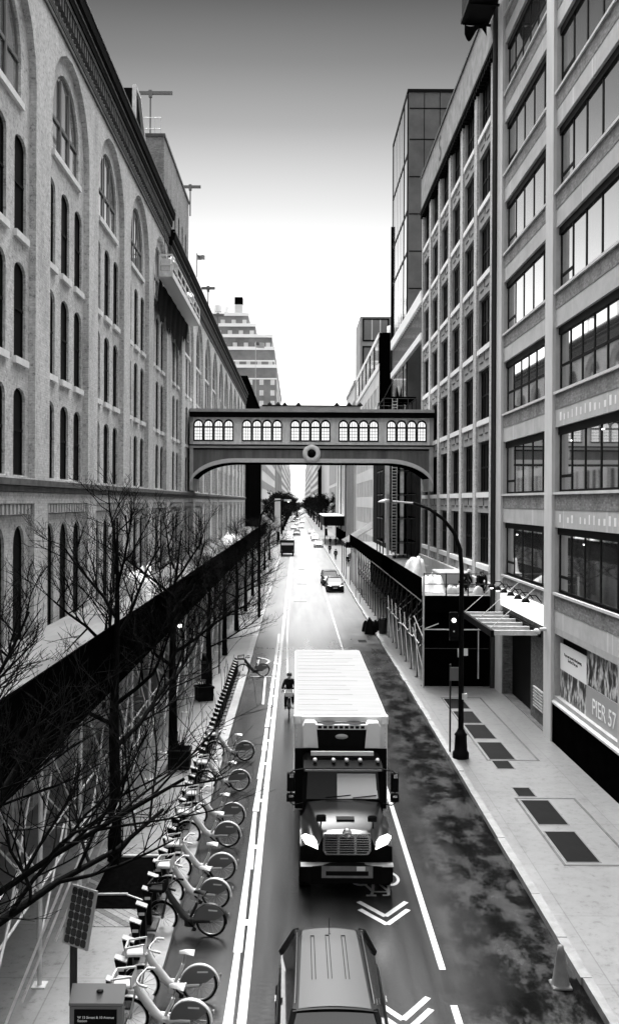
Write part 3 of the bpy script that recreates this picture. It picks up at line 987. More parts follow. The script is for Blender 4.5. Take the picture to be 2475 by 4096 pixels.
vs = [(x, YB - .06, zbot(x)) for x in xs] + [(x, YB - .06, zbot(x, .30)) for x in xs] + [(x, YB + .3, zbot(x)) for x in xs] + [(x, YB + .07, zbot(x, .30)) for x in xs]
fs = []
for i in range(n - 1):
    fs += [(i, i + 1, n + i + 1, n + i), (i, i + 1, 2 * n + i + 1, 2 * n + i), (n + i, n + i + 1, 3 * n + i + 1, 3 * n + i)]
ab.add(vs, fs)
ab.build('arch_band', 'sill', fb)
MB().box(BX0, YB - .1, 13.3, BX1, YB + .4, 13.46).build('ledge', 'stone', fb)
MB().box(BX0, YB - .16, 13.47, BX1, YB + .4, 13.56).box(BX0, YB + .02, 13.18, BX1, YB + .3, 13.29).build('rail', 'black', fb)
md = MB().lathe([(.0, -.16), (.30, -.16), (.34, -.22), (.62, -.20), (.66, -.1), (.66, .1)], (1.08, YB, 12.92), 'Y', 28)
md.build('medallion', 'sill_white', fb)
MB().lathe([(.0, -.25), (.3, -.24), (.32, -.15)], (1.08, YB, 12.92), 'Y', 20).build('medallion_boss', 'black', fb)
ww = MB(); holes = []
gx = [-6.11, -2.56, .98, 4.51, 8.03]
for c in gx:
    for i in range(4):
        x = c - 1.11 + .74 * i
        holes.append(arch(x - .3, 13.86, x + .3, 15.02, .32, 8))
ww.plate(FX, rect(BX0, 13.55, BX1, 15.55), holes, .2)
ww.plate(XZ(YD, 1), rect(BX0, 13.3, BX1, 15.55), holes, .1)
ww.box(BX0, YB + .21, 13.3, BX1, YD - .01, 13.5)
ww.build('wall', mat('painted steel wall', .72, .6, var=.25, vs=3, stretch=(1, 1, .3)), fb)
w0 = None
for c in gx:
    for i in range(4):
        x = c - 1.11 + .74 * i
        if w0:
            dup(w0, (w0.location.x + x - wx, w0.location.y, w0.location.z), parent=fb); continue
        wx = x
        fr = MB()
        a_ = arch(x - .36, 13.8, x + .36, 15.02, .39, 10); b_ = arch(x - .27, 13.9, x + .27, 15.0, .28, 10)
        fr.plate(XZ(YB - .03, 1), a_, [b_], .1)
        fr.box(x - .3, YB - .02, 14.78, x + .3, YB + .1, 14.9)
        for k in (-.09, .09):
            fr.box(x + k - .012, YB + .06, 13.9, x + k + .012, YB + .12, 15.25)
        for z in (14.12, 14.34, 14.56):
            fr.box(x - .27, YB + .065, z - .012, x + .27, YB + .115, z + .012)
        w0 = fr.build('window', 'frame', fb)
        MB().plate(XZ(YB + .15, 1), arch(x - .3, 13.86, x + .3, 15.02, .32, 8)).build('pane', 'lit', fb).parent = w0
MB().box(BX0, YB - .3, 15.56, BX1, YB + .5, 15.92).build('cornice', 'cornice', fb)
MB().box(BX0, YB - .42, 15.93, BX1, YD + .4, 16.15).build('parapet', 'concrete_plain', fb)
rr = MB().box(-2.5, YB - .36, 16.16, 4.6, YD, 16.36)
rr.build('raised_parapet', 'concrete_plain', fb)
rt = MB().box(-2.55, YB - .4, 16.37, 4.65, YD, 16.44)
for x in (-2.0, -.9, .1, 2.9, 3.8, 4.6, -1.4):
    rt.lathe([(.2, 0), (.16, .1), (.07, .2), (0, .28)], (x, YB - .2, 16.42), 'Z', 8)
rt.build('roof_crest', 'black', fb)
MB().box(XL, YB - .05, 10.2, XL + .25, YD, 15.6).build('end_pier', 'stone', fb)
MB().box(XR - .3, YB - .05, 10.2, XR, YD, 15.6).build('end_pier', 'stone', fb)

# ------------------------------------------------------------------ tower and buildings farther down the right side
tw = thing('glass_tower', (10.5, 99, 0), 'dark tall slab with glass street side and panelled end wall above the right roofs', 'building')
MB().box(10.62, 91.8, 0, 24, 106, 49.0).build('wall', 'tower_panel', tw)
gm = MB().box(10.55, 91.9, 18, 10.615, 105.9, 48.8)
gm.build('glazing', 'glass_sky', tw)
fr = MB()
for y in (91.92, 94.9, 105.9):
    fr.box(10.5, y - .12, 12, 10.6, y + .12, 49.1)
for z in (18.2, 27.0, 33.5, 37.5, 43.0, 49.0):
    fr.box(10.5, 91.8, z - .1, 10.6, 106, z + .15)
for i in range(6):
    fr.box(10.535, 97 + 1.5 * i, 18, 10.56, 97.06 + 1.5 * i, 49)
fr.box(10.35, 105.6, 24, 10.5, 105.9, 40)
fr.build('mullion', 'black', tw)
jt = MB()
for z in (30, 33.6, 37.2, 40.8, 44.4, 47.4):
    jt.box(10.7, 91.76, z, 24, 91.795, z + .1)
for x in (12.1, 13.6, 15.1, 16.6):
    jt.box(x, 91.765, 20, x + .06, 91.796, 49)
jt.box(12.1, 91.73, 37.1, 24, 91.79, 37.45).box(12.1, 91.73, 29.9, 24, 91.79, 30.3)
jt.build('panel_joint', 'black', tw)
MB().box(10.5, 91.7, 49.0, 24, 106.1, 49.3).build('coping', 'black', tw)

p1 = thing('glass_fronted_annex', (10.3, 92, 0), 'low annex with bright glazed upper storey and pale roof fascia behind the right brick building', 'building')
MB().box(15, 79, 0, 26, 90, 23.2).build('wall', 'far_dark', p1)
MB().box(10.2, 79, 26.0, 10.5, 104, 27.0).box(10.2, 79, 22.9, 10.5, 104, 23.5).box(10.45, 79, 26.6, 15, 90, 27).build('fascia', 'sill_white', p1)
MB().box(10.45, 79, 23.5, 10.5, 104, 26.0).build('glazing', 'glass_sky', p1)
ml = MB()
for i in range(26):
    ml.box(10.38, 79 + i, 23.5, 10.44, 79.07 + i, 26)
ml.build('mullion', 'frame_grey', p1)
sc2 = thing('slanted_panel', (11, 99, 16), 'white slanted panel leaning above the footbridge roof at the right', 'panel')
mb = MB().prism(XZ(98, 1), [(10.35, 21.4), (11.5, 21.4), (12.6, 16.5), (11.3, 16.5)], 0, .5)
mb.build('face', 'white_box', sc2)
mb = MB().prism(XZ(98, 1), [(10.32, 21.35), (10.8, 19.5), (10.7, 16.5), (9.9, 16.5)], .55, 2.0).build('side', 'black', sc2)
p2 = thing('stepped_grey_building', (10, 138, 0), 'grey building with slit windows and glazed top storey beyond the footbridge at right', 'building')
wl = MB()
hs = []
for z in (2.5, 6.3, 10.1, 13.9, 17.7, 21.5):
    y = 117.5
    while y < 158:
        hs.append(rect(y, z, y + .9, z + 2.3)); y += 1.5 if len(hs) % 3 else 2.6
wl.plate(YZ(XR, 1), rect(116, 0, 160, 26), hs, .08)
wl.box(XR + .4, 116, 0, 24, 160, 26)
wl.build('wall', 'far_light', p2)
wp = MB()
for h in hs: wp.plate(YZ(XR + .08, 1), h)
tag(wp.build('window_pane', 'glass_dark', p2), kind='stuff')
MB().box(XR, 115.6, 20.5, 24, 115.98, 30).box(XR + .1, 115.98, 26.01, 24, 159.9, 29.9).build('end_wall', 'black_ply', p2)
MB().box(XR - .1, 116, 29.5, XR + .3, 160, 30.1).box(XR - .1, 116, 25.6, XR + .3, 160, 26.3).build('fascia', 'sill_white', p2)
MB().box(XR + .02, 116.1, 26.3, XR + .09, 159.8, 29.5).build('glazing', 'glass_sky', p2)
mu = MB()
for i in range(6):
    mu.box(XR - .05, 116 + 7.5 * i, 26.3, XR + .01, 116.9 + 7.5 * i, 29.5)
mu.build('mullion', 'black', p2)
MB().box(XR + .1, 115.4, 15.5, 11.7, 115.59, 20.4).build('brick_end', 'brick_mid', p2)
MB().lathe([(1.2, 0), (1.2, 1.2), (0, 1.3)], (12.3, 118, 30), 'Z', 12).build('roof_tank', 'far_light', p2)
p3 = thing('distant_glass_block', (10.5, 167, 0), 'distant glass block with square grid windows rising beyond the right roofs', 'building')
MB().box(10.6, 161, 0, 30, 173, 40.8).build('wall', 'far_mid', p3)
for z in (36.6, 31.9, 27.2, 22.5):
    for x in (11.0, 15.9):
        f_ = MB(); f_.plate(XZ(160.9, 1), rect(x, z, x + 4.5, z + 3.9), [rect(x + .25, z + .25, x + 4.25, z + 3.65)], .1)
        o = f_.build('window', 'black', p3)
        MB().box(x + .2, 160.95, z + .2, x + 4.3, 160.99, z + 3.7).build('pane', mat('distant pane', .16, .1, spec=.8) if (z > 36 and x < 12) else bpy.data.materials['distant pane'], p3).parent = o
        MB().box(x + 1.5, 160.92, z + .25, x + 1.7, 160.945, z + 3.65).box(x + 2.9, 160.92, z + .25, x + 3.1, 160.945, z + 3.65).build('mullion', 'far_light', p3).parent = o
def block(name, x0, y0, x1, y1, h, m, label, bands=None, cat='building', strips=None, wins=None, wm='glass_dark'):
    r = thing(name, ((x0 + x1) / 2, (y0 + y1) / 2, 0), label, cat)
    b = MB().box(x0, y0, 0, x1, y1, h)
    face = x0 if x0 > 0 else x1
    s = -1 if x0 > 0 else 1
    b.build('wall', m, r)
    MB().box(x0 - .2, y0 - .2, h, x1 + .2, y1 + .2, h + .6).build('parapet', m, r)
    if wins:
        dz, dy, wz, wy, z0 = wins
        p = MB(); z = z0
        while z + wz < h - .8:
            y = y0 + 1
            while y + wy < y1 - .5:
                p.box(face + s * .05, y, z, face - s * .1, y + wy, z + wz); y += dy
            z += dz
        xa, xb = (x0, x1)
        z = z0
        while z + wz < h - .8:
            x = xa + 1.0
            while x + 1.4 < xb - .5:
                p.box(x, y0 - .05, z, x + 1.3, y0 + .1, z + wz); x += 2.9
            z += dz
        tag(p.build('window_pane', wm, r), kind='stuff')
    if strips:
        p = MB()
        for a, b2, z0, z1 in strips:
            p.box(face + s * .25, a, z0, face - s * .1, b2, z1)
        p.build('pilaster_strip', 'far_light', r)
    return r
block('podium_building', 10.5, 173.2, 26, 202, 31, 'far_light', 'long pale finned podium beyond the distant glass block', wins=(31, 1.2, 26, .25, 2), wm='far_mid')
block('dark_strip_building', 10.5, 202.3, 30, 250, 26, 'far_dark', 'dark building with pale vertical strips seen under the footbridge at right', strips=[(205, 209, 3, 25), (214, 217, 3, 25), (226, 232, 3, 25), (240, 244, 3, 25)])
block('pale_grid_building', 10.5, 250.5, 30, 400, 27, 'far_light', 'pale building with tall dark grid panels seen under the footbridge, right of centre', wins=(9.5, 140, 8.6, 55, 5), wm='far_mid')
block('black_office_building', 10.5, 401, 30, 470, 24, 'far_dark', 'black building just right of the street end')
block('far_pale_building', 10.5, 471, 40, 700, 32, 'far_light', 'far pale building near the street end on the right', wins=(4, 4, 2, 2, 6), wm='far_mid')
block('far_hazy_building', 10, 705, 50, 1150, 46, 'far_light', 'farthest pale tower row closing the right side of the street gap', wins=(5, 6, 2.5, 3, 6), wm='far_mid')
block('dark_end_building', -30, 149.2, -8.0, 214, 28.5, 'far_dark', 'black building end rising behind the far left cornice')
block('pale_banded_building', -30, 214.5, -7.84, 345, 24, 'far_light', 'pale building with dark window bands seen under the footbridge at left', wins=(4.2, 5.5, 1.8, 3.6, 4), wm='far_mid')
block('far_left_building', -36, 480.5, -7.6, 800, 34, 'far_light', 'far pale building beside the street gap on the left', wins=(4, 4, 2, 2, 6), wm='far_mid')
block('farthest_left_building', -40, 805, -7.2, 1150, 44, 'far_light', 'farthest pale block closing the left side of the street gap', wins=(5, 6, 2.5, 3, 6), wm='far_mid')
# stepped art deco block
ad = thing('stepped_brick_tower', (-25, 400, 0), 'massive stepped brick block with setback terraces rising beyond the left roofs', 'building')
lv = [(-60, 360, -7.9, 480, 60), (-59, 361.5, -8.8, 478, 67), (-58, 363, -9.8, 474, 72), (-56, 365, -16.1, 470, 76.5), (-54, 367, -19.0, 468, 81)]
zz = 0
wl = MB(); tr_ = MB(); wn_ = MB()
for i, (x0, y0, x1, y1, h) in enumerate(lv):
    wl.box(x0, y0, zz, x1, y1, h)
    tr_.box(x0 - .3, y0 - .3, h, x1 + .3, y1 + .3, h + 1.2)
    tr_.box(x0 - .2, y0 - .2, h - 4.4, x1 + .2, y1 + .2, h - 3.9)
    z = max(zz, 20) + 1.5
    while z < h - 3:
        x = x1 - 2.2
        while x > x0 + 2:
            wn_.box(x, y0 - .1, z, x + 1.6, y0 + .2, z + 2.0); x -= 4.2
        y = y0 + 2
        while y < y1 - 3 and x1 > -13:
            wn_.box(x1 + .1, y, z, x1 - .2, y + 2, z + 2.1); y += 4.5
        z += 4
    zz = h - .5
wl.build('wall', mat('far grey brick', .17, .9, var=.4, vs=.15), ad)
tr_.build('terrace_band', 'sill_white', ad)
tag(wn_.build('window_pane', 'far_light', ad), kind='stuff')
MB().box(-24.4, 368, 82, -21.3, 372, 85.6).build('chimney_base', 'far_light', ad)
MB().box(-24.4, 368, 85.6, -21.3, 372, 88.5).build('chimney', 'far_dark', ad)
def tank(x, y, z, s, label):
    t = thing('water_tank', (x, y, z), label, 'water tank')
    MB().lathe([(s, 1.2), (s, 3.6), (s * .9, 3.7), (0, 4.6)], (x, y, z), 'Z', 12).build('barrel', 'far_light', t)
    lg = MB()
    for a in range(4):
        lg.tube([(x + s * .7 * math.cos(a * 1.571), y + s * .7 * math.sin(a * 1.571), z), (x + s * .7 * math.cos(a * 1.571), y + s * .7 * math.sin(a * 1.571), z + 1.2)], .15, 4)
    lg.build('frame', 'far_mid', t)
tank(-31, 370, 82, 1.6, 'pale rooftop tank on the left shoulder of the stepped brick block')
tank(-28, 374, 82, 1.2, 'pale rooftop tank beside the chimney of the stepped brick block')
def flag(x, y, z0, z1, wd, label):
    f_ = thing('flag', (x, y, z0), label, 'flag')
    MB().tube([(x, y, z0), (x, y, z1)], .05, 5).build('pole', 'galv', f_)
    c = MB().grid(9, 5, lambda u, v: (x + wd * u, y + .15 * math.sin(6 * u), z1 - .1 - wd * .6 * v - .12 * wd * u))
    for i in range(3):
        pass
    c.build('cloth', 'flagcloth', f_)
    k = MB().grid(5, 3, lambda u, v: (x + wd * .4 * u, y - .03 + .15 * math.sin(2.4 * u), z1 - .1 - wd * .32 * v - .12 * wd * .4 * u))
    k.build('canton', 'cloth_mid', f_)
    st = MB()
    for i in range(4):
        st.grid(9, 2, lambda u, v: (x + wd * u, y - .02 + .15 * math.sin(6 * u), z1 - .1 - wd * (.07 + .15 * i + .06 * v) - .12 * wd * u))
    st.build('stripe', 'sign_grey', f_)
flag(-7.68, 72.5, 26.5, 28.3, .6, 'striped flag on a pole above the left cornice')
flag(-8.1, 185, 29.1, 40.5, 1.7, 'small striped flag on a pole over the black end building at left')
# elevated walkway the view is taken from: its deck lies behind and below the camera
va = thing('viaduct', (0, -8, 0), 'dark elevated steel walkway on square columns crossing the street behind the viewpoint', 'viaduct')
MB().box(-60, -15, 6.5, 60, -1.6, 7.85).build('deck', 'dark_steel', va)
for x in (-24, -12, 0.5, 12.5, 24):
    for y in (-3, -13):
        MB().box(x - .4, y - .4, -.02, x + .4, y + .4, 6.5).build('column', 'dark_steel', va)
# ------------------------------------------------------------------ box truck (faces the camera)
TX, TY = 1.23, 22.4
tk = thing('box_truck', (TX, TY, 0), 'dark cab box truck with white cargo box and refrigeration unit, lights on', 'truck')
def T(mb):
    mb.M = Matrix.Translation((TX, TY, 0)); return mb
def sstep(a, b, x):
    t = min(1, max(0, (x - a) / (b - a))); return t * t * (3 - 2 * t)
def hood(u, v):
    y = .12 + 1.85 * v
    x = (u * 2 - 1) * 1.10
    ax = abs(x)
    hw = .56 + .36 * v
    zc = 1.56 + .20 * sstep(0, 1, v) - .05 * (ax / hw) ** 2
    if v < .08: zc -= .06 * (1 - v / .08)
    zf = 1.22 + .20 * sstep(0, .5, v) - .10 * sstep(.85, 1.1, ax) + .02
    t = sstep(hw, hw + .13, ax)
    z = zc * (1 - t) + zf * t
    yy = y + .25 * sstep(.62, 1.1, ax) * (1 - v)
    return (x, yy, z)
hd_ = T(MB()); hd_.grid(61, 24, hood); hd_.build('hood', 'truck', tk)
cab = T(MB())
fr_ = [hood(i / 60, 0) for i in range(61)]
cab.add(fr_ + [(p[0], p[1] - .02, .80) for p in fr_], [(i, i + 1, 62 + i, 61 + i) for i in range(60)], True)
for s in (0, 60):
    sd_ = [hood(s / 60, j / 23) for j in range(24)]
    n = len(sd_)
    low = []
    for j, p in enumerate(sd_):
        d = math.hypot(p[1] - 1.0, 0)
        low.append((p[0] * 1.01, p[1], .62 + math.sqrt(max(0, .58 ** 2 - d * d)) * .9))
    cab.add(sd_ + low, [(j, j + 1, n + j + 1, n + j) for j in range(n - 1)])
# cab shell behind the hood
def loft(mb, secs, close=True, smooth=False):
    n = len(secs[0])
    vs = [p for s in secs for p in s]
    fs = []
    for i in range(len(secs) - 1):
        for k in range(n if close else n - 1):
            j = (k + 1) % n
            fs.append((i * n + k, i * n + j, (i + 1) * n + j, (i + 1) * n + k))
    mb.add(vs, fs, smooth)
    if close:
        mb.add(secs[0], [tuple(range(n))]); mb.add(secs[-1], [tuple(range(n - 1, -1, -1))])
cab.box(-1.02, 1.95, .75, 1.02, 3.0, 1.74)
cab.bar((-1.0, 1.98, 1.7), (-.96, 2.2, 2.48), .11); cab.bar((1.0, 1.98, 1.7), (.96, 2.2, 2.48), .11)
loft(cab, [[(-1.0, 2.12, 2.44), (1.0, 2.12, 2.44), (1.0, 2.16, 2.55), (.9, 2.22, 2.62), (-.9, 2.22, 2.62), (-1.0, 2.16, 2.55)],
           [(-1.04, 3.0, 2.44), (1.04, 3.0, 2.44), (1.04, 3.0, 2.58), (.95, 3.0, 2.70), (-.95, 3.0, 2.70), (-1.04, 3.0, 2.58)]])
cab.box(-1.04, 2.9, .75, 1.04, 3.02, 2.6)
cab.build('cab', 'truck_black', tk)
T(MB()).add([(-.95, 2.0, 1.76), (.95, 2.0, 1.76), (.92, 2.19, 2.43), (-.92, 2.19, 2.43)], [(0, 1, 2, 3)]).build('windscreen', 'glass_car', tk)
for s in (-1, 1):
    T(MB()).add([(s * 1.025, 2.1, 1.76), (s * 1.025, 2.88, 1.76), (s * 1.0, 2.88, 2.42), (s * .98, 2.25, 2.42)], [(0, 1, 2, 3)]).build('side_window', 'glass_car', tk)
mbv = T(MB())
loft(mbv, [[(-1.02, 1.92, 2.50), (1.02, 1.92, 2.50), (1.02, 1.98, 2.56), (-1.02, 1.98, 2.56)],
           [(-1.0, 2.35, 2.60), (1.0, 2.35, 2.60), (1.0, 2.38, 2.66), (-1.0, 2.38, 2.66)]])
mbv.build('sun_visor', 'truck_black', tk)
T(MB()).box(-.98, 1.90, 2.50, .98, 1.915, 2.545).build('visor_edge', 'frame_grey', tk)
T(MB()).box(-.82, 2.52, 2.74, .82, 2.6, 2.84).build('roof_air_deflector', 'plastic_white', tk)
for x in (-.72, -.24, .1, .45, .9):
    T(MB()).lathe([(0, -.08), (.05, -.06), (.055, .02), (.03, .05)], (x, 2.25, 2.70), 'Y', 8).build('marker_lamp', 'lamp_off', tk)
wp_ = T(MB())
wp_.bar((-.45, 1.99, 1.80), (.2, 2.02, 1.86), .02); wp_.bar((.25, 1.98, 1.80), (.85, 2.0, 1.86), .02)
wp_.build('wiper', 'black', tk)
pp_ = T(MB()); pp_.M = Matrix.Translation((TX + .60, TY + 2.07, 1.86)) @ Matrix.Rotation(R(-70), 4, 'X')
pp_.box(-.20, -.01, 0, .20, .005, .28)
T(MB()).add([(.52, 2.005, 1.79), (.90, 2.005, 1.79), (.88, 2.055, 1.97), (.52, 2.055, 1.97)], [(0, 1, 2, 3)]).build('dashboard_paper', 'sign_white', tk)  # small pale quad added to the painted windscreen reflection
T(MB()).add([(-.15, 2.00, 1.775), (.88, 2.00, 1.775), (.84, 2.17, 2.37), (-.15, 2.17, 2.37)], [(0, 1, 2, 3)]).build('sun_shade', 'sign_white', tk)  # white panel laid on the glass as the bright reflection in it
# grille
gr = T(MB())
gpts = [(-.50, 1.06), (.50, 1.06), (.57, 1.16), (.56, 1.46), (.50, 1.54), (-.50, 1.54), (-.56, 1.46), (-.57, 1.16)]
gin = [(a * .91, 1.30 + (b - 1.30) * .86) for a, b in gpts]
GX = lambda a, b, d: (a, .06 + d, b)
gr.plate(GX, gpts, [gin], .08)
gr.plate(lambda a, b, d: (a, .03 + d, b), gpts, [gin], .05)
for i in range(7):
    z = 1.14 + .057 * i
    gr.box(-.52, .035, z - .012, .52, .07, z + .012)
for x in (-.2, .2):
    gr.box(x - .03, .04, 1.09, x + .03, .075, 1.5)
gr.build('grille', 'chrome', tk)
T(MB()).box(-.54, .09, 1.08, .54, .11, 1.53).build('grille_back', 'black', tk)
T(MB()).lathe([(0, -.03), (.10, -.025), (.12, 0)], (0, .05, 1.565), 'Y', 12).build('badge', 'chrome', tk)
for s in (-1, 1):
    h_ = T(MB())
    o1 = [(s * .68, 1.17), (s * .98, 1.24), (s * 1.07, 1.39), (s * .98, 1.45), (s * .78, 1.42), (s * .71, 1.33)]
    h_.prism(lambda a, b, d: (a, .10 + .22 * sstep(.62, 1.1, abs(a)) - .03 + d, b), o1, 0, .1)
    o = h_.build('headlight', 'lamp', tk)
bm_ = T(MB())
def bump(u, v):
    x = (u * 2 - 1) * 1.10
    return (x, -.12 + .24 * sstep(.75, 1.12, abs(x)), .42 + .42 * v + .03 * math.cos(x * 2))
bm_.grid(41, 3, bump)
bm_.grid(41, 2, lambda u, v: (bump(u, 1)[0], bump(u, 1)[1] + .2 * v, bump(u, 1)[2]))
bm_.build('bumper', 'truck_black', tk)
bs = T(MB())
bs.plate(lambda a, b, d: (a, -.135 + d, b), rect(-.60, .58, .60, .86), [rect(-.50, .63, .50, .74)], .04)
bs.build('bumper_centre', 'bumper_grey', tk)
T(MB()).box(-.52, -.125, .60, .52, -.122, .76).build('bumper_opening', 'black', tk)
T(MB()).box(.22, -.145, .75, .42, -.137, .85).build('number_plate', 'plastic_white', tk)
cr_ = T(MB())
loft(cr_, [[(-1.09, -.10, .83), (1.09, -.1, .83), (1.09, -.06, .86), (-1.09, -.06, .85)], [(-1.09, .1, .83), (1.09, .1, .83), (1.09, .1, .86), (-1.09, .1, .86)]])
cr_.build('bumper_trim', 'bumper_grey', tk)
for s in (-1, 1):
    mi = T(MB())
    mi.tube([(s * 1.02, 2.3, 2.45), (s * 1.28, 2.15, 2.45), (s * 1.34, 2.12, 2.40), (s * 1.34, 2.12, 1.62), (s * 1.26, 2.15, 1.56), (s * 1.02, 2.25, 1.58)], .018, 6)
    mi.bbox(s * 1.34 - .10, 2.10, 1.92, s * 1.34 + .10, 2.24, 2.40, .03)
    mi.bbox(s * 1.34 - .11, 2.08, 1.66, s * 1.34 + .11, 2.24, 1.86, .03)
    o = mi.build('mirror', 'black', tk)
    T(MB()).box(s * 1.34 - .03, 2.08, 2.28, s * 1.34 + .07, 2.1, 2.38).box(s * 1.34 - .05, 2.065, 1.78, s * 1.34 + .06, 2.078, 1.84).build('mirror_highlight', 'chrome', tk).parent = o
hm = T(MB()); hm.tube([(-.62, .55, 1.40), (-.60, .5, 1.72)], .02, 6); hm.bbox(-.72, .45, 1.7, -.48, .53, 1.86, .03)
hm.build('hood_mirror', 'black', tk)
hm = T(MB()); hm.tube([(.66, .55, 1.40), (.64, .5, 1.72)], .02, 6); hm.bbox(.52, .45, 1.7, .74, .53, 1.84, .03)
hm.build('hood_mirror', 'black', tk)
hs_ = T(MB()).box(-.22, .75, 1.60, .22, 1.0, 1.655)
hs_.build('hood_scoop', 'black', tk)
for s in (-1, 1):
    for y in (1.0, 8.6, 9.7):
        wh = T(MB())
        wh.lathe([(.28, -.14), (.46, -.15), (.5, -.1), (.5, .1), (.46, .15), (.28, .14)], (s * .98, y, .5), 'X', 22)
        o = wh.build('wheel', 'tyre', tk)
        T(MB()).lathe([(0, .05), (.12, .1), (.28, .1), (.30, .15)] if s > 0 else [(0, -.05), (.12, -.1), (.28, -.1), (.30, -.15)], (s * .98, y, .5), 'X', 16).build('rim', 'rim', tk).parent = o
bx = T(MB())
bx.bbox(-1.265, 3.35, 1.05, 1.265, 14.8, 3.60, .05)
bx.build('cargo_box', 'white_box', tk)
rb_ = T(MB())
rb_.box(-1.27, 3.33, 3.46, 1.27, 3.36, 3.58).box(-1.28, 3.4, 1.0, -1.255, 14.7, 1.25).box(1.255, 3.4, 1.0, 1.28, 14.7, 1.25)
for x in (-1.18, 1.18):
    rb_.bbox(x - .1, 3.30, 3.38, x + .1, 3.52, 3.63, .04)
rb_.build('corner_casting', 'white_box', tk)
rf = T(MB())
random.seed(11)
for i in range(15):
    y = 4.0 + .72 * i
    rf.box(-1.15, y, 3.60, 1.15 - random.uniform(.2, 1.2), y + .022, 3.611)
rf.build('roof_bow', 'bumper_grey', tk)
T(MB()).box(-1.22, 3.42, 3.55, 1.22, 14.76, 3.606).build('roof_panel', 'box_roof', tk)
rv = T(MB())
for x in (-1.2, -.75, 1.2, .75):
    for k in range(18):
        rv.box(x - .008, 3.343, 1.2 + .12 * k, x + .008, 3.349, 1.216 + .12 * k)
for x in (-.9, -.1, .1, .9):
    rv.box(x - .05, 3.335, 3.40, x + .05, 3.349, 3.43)
tag(rv.build('rivets', 'frame_grey', tk), kind='stuff')
sm_ = T(MB())
for k in range(18):
    for s in (-1, 1):
        sm_.box(s * 1.263, 3.6 + .61 * k, 1.3, s * 1.268, 3.612 + .61 * k, 3.4)
tag(sm_.build('panel_seam', 'frame_grey', tk), kind='stuff')
T(MB()).box(-.45, 3.3, .5, .45, 14.5, .75).box(-1.1, 3.15, .8, 1.1, 3.32, 1.04).build('chassis', 'black', tk)
# dark sides of the box front under the unit
T(MB()).box(-1.24, 3.30, 1.1, 1.24, 3.345, 2.72).build('bulkhead', 'black', tk)
# refrigeration unit
ru = T(MB())
def rside(s):
    P = [(s * .62, 2.84), (s * 1.02, 2.84), (s * 1.04, 3.38), (s * .98, 3.50), (s * .70, 3.50), (s * .66, 3.3)]
    ru.prism(lambda a, b, d: (a, 2.88 + d + .06 * abs(a), b), P, 0, .42)
rside(1); rside(-1)
ru.box(-.95, 2.95, 3.36, .95, 3.3, 3.46)
ru.build('refrigeration_unit', 'white_box', tk)
T(MB()).prism(lambda a, b, d: (a, 2.93 + d, b), [(-.58, 2.74), (.58, 2.74), (.66, 2.9), (.68, 3.325), (-.68, 3.325), (-.66, 2.9)], 0, .3).build('unit_front', 'black', tk)
ub = T(MB()); ub.M = ub.M @ Matrix.Translation((0, 2.92, 3.14)) @ Matrix.Diagonal((1, 1, .42, 1)); ub.lathe([(0, -.02), (.16, -.015), (.17, 0)], (0, 0, 0), 'Y', 16).build('unit_badge', 'sign_grey', tk)
lo = T(MB()).box(-.68, 2.9, 3.33, .68, 3.2, 3.455)
lo.build('unit_louvre', 'plastic_white', tk)
lv_ = T(MB())
for i in range(9):
    lv_.box(-.63 + .142 * i, 2.888, 3.36, -.53 + .142 * i, 2.899, 3.43)
lv_.box(-.66, 2.99, 3.46, .66, 3.25, 3.462)
lv_.build('louvre_opening', 'black', tk)
fan = T(MB())
for x in (-.35, .35):
    fan.lathe([(.05, 3.47), (.20, 3.475), (.24, 3.465)], (x, 3.12, 0), 'Z', 12)
fan.build('unit_fan', 'black', tk)

